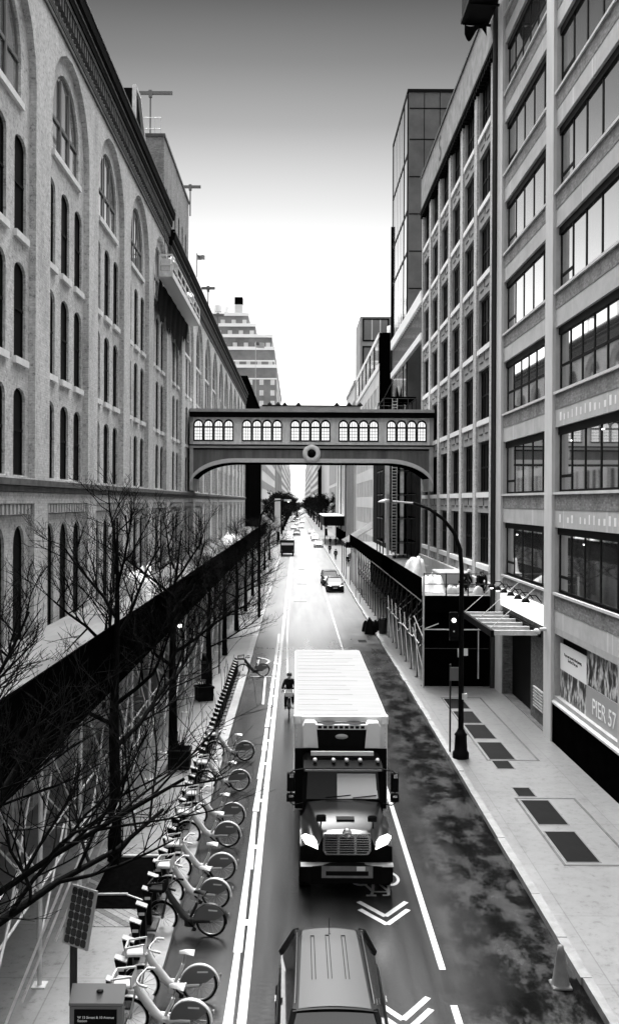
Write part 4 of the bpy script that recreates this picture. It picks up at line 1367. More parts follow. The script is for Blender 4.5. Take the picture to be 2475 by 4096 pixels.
# ------------------------------------------------------------------ cars
def car(kind, label, group=None, paint='car_black', lights=True, facing=True, L_=4.6, W_=1.82, H_=1.46, suv=False, detail=True):
    r = thing(kind, (0, 0, 0), label, 'car', group)
    hw = W_ / 2
    b = MB()
    zb = .92 if not suv else 1.06
    # hull sections along the length: y, half width, bonnet/belt height, bottom
    st = [(0, .80, .62, .30), (.12, .90, .76, .22), (.45, .97, zb - .14, .2), (1.15, 1, zb - .03, .2), (1.6, 1, zb, .2), (3.3, 1, zb + .02, .2), (4.0, .98, zb + .01, .2), (4.45, .93, zb - .05, .24), (4.6, .84, .7, .34)]
    secs = []
    for y, k, zt, z0 in st:
        y = y * L_ / 4.6; w_ = hw * k
        secs.append([(-w_ * .94, y, z0), (w_ * .94, y, z0), (w_, y, z0 + .22), (w_, y, zt - .12), (w_ * .93, y, zt - .02), (w_ * .5, y, zt + .02), (-w_ * .5, y, zt + .02), (-w_ * .93, y, zt - .02), (-w_, y, zt - .12), (-w_, y, z0 + .22)])
    loft(b, secs, True, True)
    b.build('body', paint, r)
    cabn = MB()
    y0, y1, y2, y3 = (1.15, 1.9, 3.3, 4.15) if not suv else (1.15, 1.75, 3.95, 4.4)
    y0, y1, y2, y3 = [q * L_ / 4.6 for q in (y0, y1, y2, y3)]
    wb, wt = hw * .91, hw * (.70 if not suv else .74)
    gl = [[(-wb, y0, zb - .03), (wb, y0, zb - .03), (wb, y3, zb - .01), (-wb, y3, zb - .01)], [(-wt, y1, H_ - .04), (wt, y1, H_ - .04), (wt, y2, H_ - .03), (-wt, y2, H_ - .03)]]
    loft(cabn, gl, True)
    cabn.build('windows', 'glass_car', r)
    rf = MB()
    rf.grid(9, 7, lambda u, v: ((u * 2 - 1) * (wt + .02) * (1 - .06 * abs(2 * v - 1) ** 3), y1 - .05 + (y2 - y1 + .12) * v, H_ - .035 + .05 * (1 - (2 * u - 1) ** 2) * (1 - .5 * (2 * v - 1) ** 2)))
    for s in (-1, 1):
        rf.bar((s * wb, y0, zb - .02), (s * wt, y1, H_ - .03), .07, .05)
        rf.bar((s * wb, y3, zb - .02), (s * wt, y2, H_ - .03), .09, .06)
        rf.bar((s * (wb + .005), (y1 + y2) / 2, zb), (s * (wt + .005), (y1 + y2) / 2, H_ - .03), .08, .03)
        rf.bar((s * wt, y1, H_ - .035), (s * wt, y2, H_ - .03), .05)
    rf.build('roof', paint, r)
    for s in (-1, 1):
        for y in (.85 * L_ / 4.6, 3.65 * L_ / 4.6):
            wmb = MB().lathe([(.19, -.10), (.30, -.11), (.33, -.07), (.33, .07), (.30, .11), (.19, .10)], (s * (hw - .10), y, .33), 'X', 18)
            o = wmb.build('wheel', 'tyre', r)
            if detail:
                MB().lathe([(0, s * .06), (.19, s * .09), (.2, s * .10)], (s * (hw - .10), y, .33), 'X', 12).build('rim', 'rim', r).parent = o
        MB().prism(lambda a, c, d: (a, .02 + d + .12 * sstep(.55, .95, abs(a) / hw), c), [(s * hw * .45, .60), (s * hw * .86, .63), (s * hw * .88, .76), (s * hw * .5, .72)], 0, .12).build('headlight', 'lamp' if lights else 'lamp_off', r)
        MB().box(s * hw * .55, L_ - .1, .68, s * hw * .86, L_ - .01, .82).build('tail_light', 'tail', r)
        MB().bbox(s * (hw + .02), y0 + .15, zb + .0, s * (hw + .17), y0 + .28, zb + .13, .02).build('mirror', paint, r) if detail else None
    MB().box(-.45, -.01, .32, .45, .06, .5).build('grille', 'black', r)
    MB().box(-.22, -.02, .42, .22, -.005, .52).build('number_plate', 'plastic_white', r)
    return r
# near SUV, seen from above
sv = thing('sport_utility_vehicle', (.62, 13.25, 0), 'dark car with a ribbed roof panel cut by the lower edge of the view', 'car')
def U(mb):
    mb.M = Matrix.Translation((.62, 13.25, 0)); return mb
b = U(MB())
st = [(0, .82, .72, .3), (.15, .93, .86, .22), (.6, .98, .98, .2), (1.2, 1, 1.06, .2), (2.6, 1, 1.09, .2), (3.9, .99, 1.10, .2), (4.3, .95, 1.06, .22), (4.58, .86, .98, .3), (4.66, .80, .7, .34)]
secs = []
for y, k, zt, z0 in st:
    w_ = .92 * k
    secs.append([(-w_ * .95, y, z0), (w_ * .95, y, z0), (w_, y, z0 + .3), (w_ * .99, y, zt - .12), (w_ * .93, y, zt - .02), (w_ * .5, y, zt + .03), (-w_ * .5, y, zt + .03), (-w_ * .93, y, zt - .02), (-w_ * .99, y, zt - .12), (-w_, y, z0 + .3)])
loft(b, secs, True, True)
b.build('body', 'car_black', sv)
gl = U(MB())
loft(gl, [[(-.84, .55, 1.04), (.84, .55, 1.04), (.86, 4.35, 1.06), (-.86, 4.35, 1.06)], [(-.60, 1.15, 1.70), (.60, 1.15, 1.70), (.60, 3.85, 1.69), (-.60, 3.85, 1.69)]])
gl.build('windows', 'glass_car', sv)
rf = U(MB())
def roofz(x, y):
    return 1.70 + .05 * (1 - (x / .6) ** 2) - .035 * sstep(3.2, 3.95, y)
rf.grid(17, 17, lambda u, v: ((u * 2 - 1) * (.64 - .08 * v), 1.08 + 2.82 * v, roofz((u * 2 - 1) * .58, 1.08 + 2.82 * v)))
for s in (-1, 1):
    rf.bar((s * .82, .6, 1.06), (s * .61, 1.15, 1.70), .08, .06); rf.bar((s * .84, 4.3, 1.07), (s * .58, 3.85, 1.68), .12, .08)
rf.build('roof', 'car_black', sv)
pn = U(MB()).grid(15, 15, lambda u, v: ((u * 2 - 1) * (.55 - .07 * v), 1.14 + 2.70 * v, roofz((u * 2 - 1) * .55, 1.14 + 2.7 * v) + .012))
pn.build('roof_panel', mat('grey roof panel', .04, .5, spec=.3), sv)
rbm = U(MB())
for x in (-.34, -.28, -.08, -.02, .20, .26):
    rbm.grid(2, 9, lambda u, v: (x + .012 * u, 1.95 + 1.55 * v, roofz(x, 1.95 + 1.55 * v) + .02))
for x in (-.31, -.05, .23):
    rbm.bar((x - .03, 3.5, roofz(x, 3.5) + .02), (x + .042, 3.5, roofz(x, 3.5) + .02), .012)
rbm.build('roof_rib', 'black', sv)
an = U(MB()).tube([(0, 3.6, 1.71), (.0, 3.75, 1.95)], .008, 5).lathe([(.03, 0), (.025, .03), (0, .035)], (0, 3.58, 1.715), 'Z', 8)
an.build('aerial', 'black', sv)
rail = U(MB())
for s in (-1, 1):
    rail.tube([(s * .61, 1.3, 1.70), (s * .60, 1.5, 1.75), (s * .57, 3.5, 1.74), (s * .57, 3.75, 1.68)], .018, 6)
rail.build('roof_rail', 'dark_steel', sv)
for s in (-1, 1):
    for y in (.85, 3.75):
        U(MB()).lathe([(.2, -.11), (.33, -.12), (.36, -.07), (.36, .07), (.33, .12), (.2, .11)], (s * .83, y, .36), 'X', 18).build('wheel', 'tyre', sv)
    U(MB()).box(s * .62, 4.56, .82, s * .84, 4.64, .98).build('tail_light', 'galv', sv)
    U(MB()).bbox(s * .94, .85, 1.05, s * 1.12, 1.0, 1.2, .03).build('mirror', 'car_black', sv)
    U(MB()).box(s * .925, 2.7, .98, s * .945, 2.9, 1.01).build('door_handle', 'chrome', sv)
    U(MB()).box(s * .6, .0, .68, s * .84, .12, .8).build('headlight', 'lamp_off', sv)
c = car('parked_car', 'black sedan with lit headlights parked at the right kerb, front of a close pair'); c.location = (4.05, 98.2, 0)
c = car('parked_car', 'black estate car parked close behind the front black sedan at the right kerb', suv=True, H_=1.6); c.location = (3.85, 105.5, 0); c.rotation_euler = (0, 0, R(2))
c = car('parked_car', 'white sedan with dark lower bumper parked at the right kerb beyond the black pair', paint='car_white', lights=False); c.location = (4.55, 194, 0)
c = car('parked_car', 'pale sedan parked at the far right kerb behind the white sedan', paint='car_white', lights=False); c.location = (4.3, 272, 0)
c0 = c = car('moving_car', 'dark oncoming car with round lit headlights in the middle of the street', suv=True, H_=1.7, paint='car_dark'); c.location = (.15, 262, 0)
far = [(-1.0, 318, 'car_grey'), (1.6, 330, 'car_white'), (.2, 380, 'car_white'), (2.4, 410, 'car_grey'), (-1.4, 430, 'car_white'), (1.0, 470, 'car_white'), (-.2, 540, 'car_grey'), (2.0, 600, 'car_white')]
src = {}
for x, y, p in far:
    if p not in src:
        src[p] = c = car('oncoming_car', 'tiny oncoming car with bright headlights far down the street', 'cars far down the street', paint=p, detail=False)
    else:
        c = dup(src[p])
    c.location = (x, y, 0)
lf = [(-1.7, 205), (-1.75, 216), (-1.7, 232), (4.5, 225), (4.5, 240), (-1.7, 260)]
for i, (x, y) in enumerate(lf):
    c = dup(src['car_white' if i % 2 else 'car_grey'], (x, y, 0)); c.name = 'parked_car'
    c['label'] = 'small pale parked car far along the kerb beyond the dark van'; c['group'] = 'far parked cars'
    for h_ in c.children:
        if h_.name.startswith('headlight'):
            h_.data = h_.data.copy() if False else h_.data
vn = thing('box_van', (-1.55, 163, 0), 'dark box van with pale roof parked at the left kerb far down the street', 'van')
MB().bbox(-2.75, 163.0, .5, -.35, 168.5, 2.75, .08).build('body', 'car_black', vn)
MB().box(-2.7, 163.1, 2.76, -.4, 168.4, 2.80).box(-2.6, 162.97, 1.9, -.5, 162.99, 2.3).build('roof', 'car_white', vn)
MB().bbox(-2.6, 168.4, .5, -.5, 170, 1.9, .1).build('cab', 'car_dark', vn)
for x in (-2.5, -.6):
    for y in (164.3, 169):
        MB().lathe([(.2, -.12), (.4, -.12), (.4, .12), (.2, .12)], (x, y, .4), 'X', 14).build('wheel', 'tyre', vn)
    MB().box(x - .08, 162.95, .8, x + .08, 162.99, 1.1).build('tail_light', 'tail', vn)

# ------------------------------------------------------------------ hire bikes in docks
def bicycle(label, frame='bike', guard='bike_guard', group=None, hire=True, lean=0):
    """local axes: +x forward, wheel hubs at x = 0 (rear) and 1.08 (front), z up"""
    r = thing('hire_bike' if hire else 'bicycle', (0, 0, 0), label, 'bicycle', group)
    def wheel(x, nm):
        o = MB().lathe([(.300, -.02), (.33, -.024), (.345, 0), (.33, .024), (.300, .02), (.300, -.02)], (x, 0, .345), 'Y', 28).build(nm, 'tyre', r)
        MB().lathe([(.282, -.013), (.302, -.016), (.302, .016), (.282, .013), (.282, -.013)], (x, 0, .345), 'Y', 28).build('rim', 'rim', r).parent = o
        sp = MB()
        for k in range(14):
            a = k * math.pi / 7
            sp.bar((x, .0, .345), (x + .285 * math.cos(a), 0, .345 + .285 * math.sin(a)), .005)
        sp.lathe([(0, -.05), (.03, -.045), (.03, .045), (0, .05)], (x, 0, .345), 'Y', 8)
        sp.build('spokes', 'rim', r).parent = o
    wheel(0, 'rear_wheel'); wheel(1.08, 'front_wheel')
    f = MB()
    if hire:
        f.tube([(.98, 0, .93), (.90, 0, .78), (.62, 0, .42), (.46, 0, .30)], [.065, .072, .08, .085], 10)
        f.tube([(.50, 0, .30), (.30, .0, .33), (.0, .04, .345)], [.08, .065, .035], 8)
        f.tube([(.50, 0, .30), (.34, 0, .62), (.31, 0, .72)], .032, 8)
        f.bbox(.36, -.075, .20, .58, .075, .40, .03)
        f.prism(lambda a, b_, d: (a, d, b_), [(.55, .24), (.56, .42), (.02, .385), (-.03, .345), (.02, .28)], -.085, -.05)
    else:
        f.tube([(.92, 0, .90), (.42, 0, .30)], .018, 6); f.tube([(.42, 0, .30), (.28, 0, .85)], .018, 6)
        f.tube([(.30, 0, .80), (.90, 0, .86)], .018, 6)
        for s in (-.05, .05):
            f.tube([(.42, 0, .30), (0, s, .345)], .012, 5); f.tube([(.31, 0, .76), (0, s, .345)], .012, 5)
    f.build('frame', frame, r)
    fk = MB()
    for s in (-.055, .055):
        fk.tube([(1.08, s, .345), (1.0, s, .72), (.97, s * .4, .86)], .016, 6)
    fk.tube([(.98, 0, .80), (.94, 0, 1.02)], .022, 6)
    fk.build('fork', frame if hire else 'dark_steel', r)
    hb = MB().tube([(.72, -.30, 1.06), (.84, -.27, 1.08), (.93, -.10, 1.03), (.94, 0, 1.03), (.93, .10, 1.03), (.84, .27, 1.08), (.72, .30, 1.06)], .016, 6)
    hb.tube([(.70, -.30, 1.06), (.82, -.28, 1.078)], .024, 6).tube([(.70, .30, 1.06), (.82, .28, 1.078)], .024, 6)
    hb.tube([(.86, .22, 1.05), (.80, .33, 1.0)], .010, 5).tube([(.86, -.22, 1.05), (.80, -.33, 1.0)], .010, 5)
    hb.build('handlebar', 'bike' if hire and frame == 'bike' else 'black', r)
    pt = MB().tube([(.31, 0, .70), (.26, 0, .93)], .018, 6)
    pt.build('seat_post', 'rim', r)
    se = MB().grid(9, 9, lambda u, v: (.10 + .28 * u, (v * 2 - 1) * (.105 * (1 - u) ** .8 + .025), .965 + .02 * math.sin(math.pi * u) - .05 * (2 * v - 1) ** 2))
    se.grid(9, 9, lambda u, v: (.10 + .28 * u, (v * 2 - 1) * (.105 * (1 - u) ** .8 + .025), .915 + .02 * (2 * v - 1) ** 2 - .005))
    se.build('seat', 'bike' if frame == 'bike' else 'black', r)
    ck = MB().box(.445, -.09, .285, .475, .09, .315); ck.lathe([(0, -.09), (.09, -.09), (.09, -.075), (0, -.075)], (.46, 0, .30), 'Y', 14)
    for s, a in ((-1, .6), (1, .6 + math.pi)):
        e = (.46 + .17 * math.cos(a), s * .12, .30 + .17 * math.sin(a))
        ck.bar((.46, s * .08, .30), e, .025)
        MB().box(e[0] - .045, s * .13, e[2] - .015, e[0] + .045, s * .22, e[2] + .015).build('pedal', 'black', r)
    ck.build('crank', 'black', r)
    if hire:
        fd = MB()
        a0, a1 = R(-5), R(195)
        for i in range(20):
            t0, t1 = a0 + (a1 - a0) * i / 20, a0 + (a1 - a0) * (i + 1) / 20
            q = lambda t, s, rr: (rr * math.cos(math.pi - t), s, .345 + rr * math.sin(math.pi - t))
            fd.add([q(t0, -.04, .375), q(t1, -.04, .375), q(t1, .04, .375), q(t0, .04, .375)], [(0, 1, 2, 3)])
            for s in (-.04, .04):
                fd.add([q(t0, s, .375), q(t1, s, .375), q(t1, s, .345), q(t0, s, .345)], [(0, 1, 2, 3)])
        fd.build('fender', frame, r)
        for s in (-.05, .05):
            gp = [(.36 * math.cos(t), .345 + .36 * math.sin(t)) for t in [R(-2 + 10 * k) for k in range(16)]]
            gp += [(-.14, .40), (.05, .36)]
            sk = MB().prism(lambda a, b_, d: (a, s + d, b_), gp, -.004, .004).build('wheel_guard', guard, r)
            if s < 0 or True:
                MB().box(-.16, s * 1.12 - .002, .575, .04, s * 1.12 + .002, .605).build('guard_mark', 'galv', r).parent = sk
        ff = MB()
        for i in range(12):
            t0, t1 = R(20 + 10 * i), R(30 + 10 * i)
            q = lambda t, s: (1.08 + .375 * math.cos(t), s, .345 + .375 * math.sin(t))
            ff.add([q(t0, -.035), q(t1, -.035), q(t1, .035), q(t0, .035)], [(0, 1, 2, 3)])
        ff.build('front_fender', frame, r)
        bk = MB()
        bk.bbox(1.0, -.17, .93, 1.36, .17, .99, .02)
        for s in (-1, 1):
            bk.bar((1.02, s * .16, .97), (1.02, s * .17, 1.16), .025); bk.bar((1.34, s * .16, .97), (1.36, s * .18, 1.10), .025)
            bk.bar((1.02, s * .17, 1.15), (1.36, s * .18, 1.09), .03)
        bk.bar((1.36, -.18, 1.09), (1.36, .18, 1.09), .03)
        bk.grid(2, 2, lambda u, v: (1.0, -.17 + .34 * u, .96 + .22 * v))
        bk.grid(2, 2, lambda u, v: (1.37, -.17 + .34 * u, .96 + .13 * v))
        bk.build('basket', 'bike' if frame == 'bike' else 'black', r)
        MB().lathe([(0, .06), (.035, .05), (.04, -.02), (0, -.03)], (1.34, 0, .88), 'X', 8).build('lamp', 'lamp_off', r)
        MB().box(-.41, -.03, .48, -.385, .03, .54).build('tail_light', 'tail', r)
    return r
HY = [34.4, 30.8, 27.4, 25.8, 23.5, 21.9, 17.8, 16.6]
names = ['farthest', 'second farthest', 'third farthest', 'fourth farthest', 'fourth nearest', 'third nearest', 'second nearest', 'nearest']
random.seed(21)
base = None
for yv, nm in zip(HY, names):
    lb = 'pale hire bike docked at the left kerb, %s of the pale ones' % nm
    if base is None:
        base = bk_ = bicycle(lb, group='pale hire bikes in the kerbside docks')
    else:
        bk_ = dup(base, label=lb)
    bk_.location = (-1.80 + random.uniform(-.03, .03), yv, 0.0)
    bk_.rotation_euler = (R(random.uniform(-3, 3)), 0, math.pi + R(random.uniform(-9, 3)))
d_ = bicycle('black hire bike among the pale ones, docked low at the left kerb', frame='bike_black', guard='bike_guard', group='black hire bikes')
d_.location = (-1.80, 20.5, 0); d_.rotation_euler = (0, R(0), math.pi + R(-10))
d2 = dup(d_, (-1.75, 51.0, 0), math.pi + R(4), 'black hire bike alone at the far end of the docks beside the painted box')
# docks
def dock():
    r = thing('bike_dock', (0, 0, 0), 'slim black dock post with a small pale light in the kerbside bike rack', 'bike dock', 'bike docks along the left kerb')
    m_ = MB()
    loft(m_, [[(-.09, -.10, 0), (.09, -.10, 0), (.09, .10, 0), (-.09, .10, 0)], [(-.07, -.08, .55), (.07, -.08, .55), (.07, .08, .55), (-.07, .08, .55)], [(-.12, -.10, .80), (.10, -.10, .72), (.10, .10, .72), (-.12, .10, .80)]])
    m_.build('post', 'black', r)
    MB().bbox(-.32, -.30, 0, .22, .30, .05, .015).build('base_plate', 'dark_steel', r)
    MB().prism(lambda a, b_, d: (a, d, b_), [(-.13, .82), (.10, .74), (.10, .76), (-.13, .84)], -.09, .09).build('lid', 'sign_grey', r)
    MB().box(-.06, -.108, .60, .06, -.1, .66).build('light_strip', 'lamp_off', r)
    return r
dk = dock()
yv = 15.2
first = True
while yv < 52:
    if first:
        dk.location = (-3.18, yv, .151); first = False
    else:
        dup(dk, (-3.18, yv, .151))
    yv += .785
# ------------------------------------------------------------------ pavement sheds
def shed(name, label, xf, xb, y0, y1, zd, zpb, zpt, sp, back=True, pipe='galv', deckm='deck', far=999, brace=.55):
    r = thing(name, ((xf + xb) / 2, (y0 + y1) / 2, .15), label, 'scaffold')
    s = 1 if xb < xf else -1
    MB().box(xf - s * .02, y0, zd - .12, xb, y1, zd).build('deck', deckm, r)
    ut = MB()
    y = y0 + .2
    while y < y1:
        ut.box(xf - s * .04, y, zd - .34, xb, y + .12, zd - .125); y += 1.2
    ut.box(xf - s * .05, y0, zd - .36, xf - s * .2, y1, zd - .13)
    ut.build('joist', 'deck' if xf < 0 else 'black_ply', r)
    pm_ = MB().box(xf - s * .0, y0, zpb, xf + s * .05, y1, zpt)
    pm_.box(xf, y0, zpb, xb, y0 + .05, zpt) if False else None
    pm_.build('parapet', 'black_ply', r)
    y = y0 + .25
    n_ = 0
    while y < y1 and n_ < 48:
        for i, x in enumerate((xf - s * .12, xb + s * .45)):
            if i and y > far: continue
            p_ = MB().tube([(x, y, .17), (x, y, zd - .34)], .045, 7)
            p_.build('post', pipe, r)
            if y < far:
                MB().box(x - .13, y - .13, .152, x + .13, y + .13, .175).tube([(x, y, .17), (x, y, .5)], .03, 6).build('base_plate', pipe, r)
        n_ += 1
        y += sp
    bm = MB()
    y = y0 + .25; k = 0
    while y + sp < min(y1, far):
        x = xf - s * .12
        bm.tube([(x, y, 1.0), (x, y + sp * brace, 2.6)], .026, 5)
        bm.tube([(x, y + sp, 1.9), (x - s * 1.6, y + sp, 3.6)], .026, 5)
        bm.tube([(x, y + .02, zd - .5), (x, y + sp - .02, 2.2)], .026, 5)
        if k % 2 == 0:
            bm.tube([(x + s * .1, y - .1, 2.05), (xb + s * .3, y - .1, 2.05)], .026, 5)
        k += 1
        y += sp
    if name == 'pavement_shed' and xf < 0:
        for z in (1.9, 2.75):
            bm.tube([(xf - s * .19, y0 + .1, z), (xf - s * .19, 34, z)], .028, 6)
        for yy in (15.6, 17.2, 19.6, 22.6, 26.2):
            bm.tube([(xf - s * .2, yy, .3), (xf + s * .7, yy + .9, 2.75)], .026, 6)
            bm.tube([(xf - s * .2, yy + .6, 1.9), (xf - s * .2, yy + 2.0, 3.9)], .026, 6)
    bm.build('brace', pipe, r)
    return r
lsd = shed('pavement_shed', 'long dark-sided scaffold shed over the left pavement along the warehouse', -4.72, XL + .02, 14.5, 148, 5.45, 4.55, 6.2, 3.35, far=64)
lp = thing('shed_lamp', (-4.95, 38, 4.6), 'small lit lamp under the edge of the left pavement shed', 'lamp')
MB().lathe([(0, -.1), (.09, -.06), (.1, .02), (0, .06)], (-4.62, 38, 4.42), 'Z', 10).build('bulb', 'lamp', lp)
MB().box(-4.75, 37.95, 4.48, -4.58, 38.05, 4.55).build('bracket', 'black', lp)
tp = thing('tarpaulin', (-6.3, 42, 5.5), 'crumpled white tarpaulin heaped on the left shed deck by the wall', 'tarpaulin')
random.seed(4)
def heap(mb, cx, cy, z, rx, ry, h, seed):
    def f(u, v):
        a = 2 * math.pi * u
        rr = v
        nz = noise.noise(Vector((math.cos(a) * 1.5 + seed, math.sin(a) * 1.5, v * 2)))
        return (cx + rx * rr * math.cos(a) * (1 + .3 * nz), cy + ry * rr * math.sin(a) * (1 + .3 * nz), z + h * (1 - rr ** 3.2) * (1 + .45 * nz) * (1 if rr < .99 else 0))
    mb.grid(25, 9, f)
    return mb
heap(MB(), -6.6, 41, 5.46, .9, 1.8, .9, 1).build('cover', 'tarp', tp)
tp2 = tag(heap(MB(), -6.2, 88, 5.46, 1.0, 3.0, .8, 3).build('tarpaulin', 'tarp'), 'second white tarpaulin heap far along the left shed deck', 'tarpaulin')

rsd = shed('pavement_shed', 'dark scaffold shed with railed deck over the right pavement below the footbridge', 6.3, XR - .03, 47.6, 112, 4.72, 4.50, 5.6, 2.45, pipe='dark_steel', deckm='deck', far=100)
MB().box(6.26, 47.6, 4.42, 6.34, 79.5, 4.56).build('toe_board', 'concrete_plain', rsd)
MB().box(6.25, 61.7, 4.58, 6.295, 69.8, 5.55).build('banner', 'sign_grey', rsd)
hw_ = MB().box(6.45, 47.75, .16, 9.9, 47.85, 4.3).box(6.3, 47.5, 3.9, 9.95, 47.6, 4.72)
hw_.box(8.7, 47.9, .16, 8.78, 111.5, 4.3)  # black back sheet added to deepen the shade under the deck
hw_.build('hoarding', 'black_ply', rsd)
nb = MB().box(8.12, 47.70, 1.62, 8.24, 47.745, 2.06).box(8.36, 47.70, 1.70, 8.62, 47.745, 2.06)
nb.build('notice', 'sign_white', rsd)
ep = MB()
ep.tube([(6.35, 47.4, .17), (6.35, 47.4, 5.7)], .05, 6).tube([(9.1, 47.45, .6), (9.1, 47.45, 3.1)], .03, 6)
ep.tube([(6.3, 47.4, 3.05), (9.6, 47.4, 3.05)], .035, 6).tube([(6.35, 47.4, 3.05), (7.1, 47.4, 3.35)], .03, 5)
ep.tube([(6.35, 47.4, 1.0), (5.95, 48.6, 3.0)], .03, 5).tube([(6.35, 47.4, 2.6), (6.0, 48.4, 3.6)], .03, 5)
random.seed(17)
for k in range(7):
    y = 48.5 + 2.45 * k
    ep.tube([(6.28, y, .4), (6.28, y + 1.8, 3.0)], .03, 5).tube([(6.3, y + .4, 1.4 + random.random()), (7.9, y + .8, 3.4)], .03, 5)
    ep.tube([(6.26, y, 2.2), (6.26, y + 2.3, 2.2 + random.uniform(-.2, .2))], .03, 5)
ep.build('end_pipe', 'galv', rsd)
rl = MB()
for x in (6.4, 7.5, 8.6, 9.85):
    rl.tube([(x, 47.6, 4.72), (x, 47.6, 5.85)], .035, 5)
for z in (5.3, 5.82):
    rl.tube([(6.4, 47.6, z), (9.9, 47.6, z)], .025, 5)
rl.build('guard_rail', 'dark_steel', rsd)
for i, (cx, cy, rx, ry, h, lab) in enumerate(((7.2, 50.2, .75, 1.3, .75, 'white sheeting heap on the near end of the right shed deck'),
                                             (7.3, 58.5, .7, 1.4, 1.2, 'pale tarpaulin bundle in the middle of the right shed deck'))):
    tag(heap(MB(), cx, cy, 4.73, rx, ry, h, 5 + i).build('tarpaulin', 'tarp'), lab, 'tarpaulin')
for i, (x, y) in enumerate(((8.45, 49.2), (9.3, 48.6), (8.0, 48.8))):
    tag(heap(MB(), x, y, 4.73, .3, .3, .38, 11 + i).build('sack', 'plastic_white'), ('pale sack left of the crouching workers on the right shed deck', 'pale sack beside the building at the right end of the shed deck', 'small pale sack at the shed deck rail')[i], 'sack')
gb = tag(MB().bbox(7.9, 52.5, 4.73, 9.7, 55.5, 5.5, .05).build('equipment_case', 'sign_grey'), 'grey equipment case on the right shed deck behind the white sheeting', 'case')
# scaffold stair tower beyond
stt = thing('scaffold_tower', (8.6, 82, 4.7), 'dark pipe scaffold tower rising from the right shed under the footbridge', 'scaffold')
tb = MB(); pl = MB()
for x in (7.2, 8.2, 9.2, 9.9):
    for y in (79, 82, 85):
        tb.tube([(x, y, 4.72), (x, y, 18)], .05, 5)
for z in range(6, 19, 2):
    for y in (79, 82, 85):
        tb.tube([(7.2, y, z), (9.9, y, z)], .04, 5)
    for x in (7.2, 9.9):
        tb.tube([(x, 79, z), (x, 85, z)], .04, 5)
    pl.box(7.2, 79, z + .1, 9.9, 85, z + .16)
    tb.tube([(7.2, 79, z), (8.2, 79, z + 2)], .03, 5)
tb.build('frame', 'dark_steel', stt); pl.build('platform', 'black_ply', stt)
ld = MB()
for z in range(5, 18):
    for k in range(4):
        ld.bar((7.9, 78.9, z + k * .25), (8.3, 78.9, z + k * .25), .05)
ld.tube([(7.9, 78.9, 4.8), (7.9, 78.9, 18)], .03, 5).tube([(8.3, 78.9, 4.8), (8.3, 78.9, 18)], .03, 5)
ld.build('ladder', 'galv', stt)
MB().box(7.3, 78.85, 6, 7.7, 78.9, 17).box(8.6, 79.1, 5, 8.9, 79.15, 14).build('infill_panel', 'galv', stt)
MB().box(9.0, 86, 4.7, 9.9, 112, 17.5).build('netting', 'tarp_black', stt)
pp_ = thing('hoist_mast', (7.0, 84, 4.7), 'pale hoist mast standing on the right shed beside the dark scaffold tower', 'mast')
MB().tube([(6.95, 72.5, 4.72), (6.95, 72.5, 10)], .12, 8).build('pole', 'pier', pp_)
MB().bbox(6.6, 72.2, 4.73, 7.3, 72.9, 5.4, .05).build('base', 'pier', pp_)
aw = thing('street_canopy', (6.5, 118, 4), 'dark canopy with slatted sloping roof over the right pavement beyond the shed', 'canopy')
mb = MB()
for i in range(14):
    mb.bar((5.9, 113.5 + .8 * i, 4.4), (9.9, 113.5 + .8 * i, 6.8), .12)
mb.build('slat', 'galv', aw)
MB().box(5.9, 113.3, 3.9, 6.0, 125, 4.5).box(5.9, 113.3, 3.9, 9.9, 113.4, 4.6).build('fascia', 'black', aw)
for y in (114, 119, 124):
    MB().tube([(5.95, y, .15), (5.95, y, 4)], .05, 6).build('post', 'dark_steel', aw)
aw2 = thing('street_canopy', (7, 215, 4), 'flat dark canopy across the far right pavement with a pale lower strip', 'canopy')
MB().box(5.9, 205, 4.2, 10.4, 240, 6.2).build('roof', 'black', aw2)
MB().box(5.7, 204.8, 6.21, 10.4, 240, 6.4).box(6.2, 204.7, 3.6, 7.8, 204.9, 3.95).build('edge', 'sill_white', aw2)
for x in (6.2, 8.6):
    MB().tube([(x, 205.5, .15), (x, 205.5, 4.2)], .1, 6).build('post', 'black', aw2)

# hanging platform on the left front
hp = thing('hanging_platform', (-7.3, 59, 21.8), 'pale suspended work platform with dark netting hung on the left warehouse front', 'scaffold')
mb = MB()
mb.box(-7.65, 52.3, 21.72, -6.9, 67, 21.85).box(-6.93, 52.3, 21.72, -6.87, 67, 22.05)
for y in (52.3, 54.5, 56.5, 58.5, 60.6, 62.6, 64.8, 67):
    mb.bar((-6.9, y, 21.8), (-6.9, y, 22.95), .07); mb.bar((-7.6, y, 21.8), (-7.6, y, 22.95), .07)
for z in (22.35, 22.9):
    mb.bar((-6.9, 52.3, z), (-6.9, 67, z), .05)
mb.bar((-7.6, 52.3, 22.4), (-6.9, 52.3, 22.4), .08); mb.bar((-7.6, 52.3, 22.95), (-6.9, 52.3, 22.95), .08)
mb.build('platform', 'plastic_white', hp)
MB().box(-7.58, 52.25, 21.74, -6.92, 52.3, 22.05).box(-7.5, 52.32, 22.1, -7.0, 53.0, 22.75).build('winch', 'galv', hp)
for y in (53, 66):
    MB().tube([(-7.3, y, 21.8), (-7.5, y, 25.4)], .02, 4).build('rope', 'dark_steel', hp)
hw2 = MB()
def shade_sheet(u, v):
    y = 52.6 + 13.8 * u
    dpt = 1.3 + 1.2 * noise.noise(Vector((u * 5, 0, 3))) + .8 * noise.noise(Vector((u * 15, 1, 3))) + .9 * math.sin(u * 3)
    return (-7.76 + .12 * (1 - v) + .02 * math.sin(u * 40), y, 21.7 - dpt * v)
hw2.grid(70, 8, shade_sheet)
hw2.build('netting', 'tarp_black', hp)  # ragged black sheet shaped to stand for the platform's shade on the wall
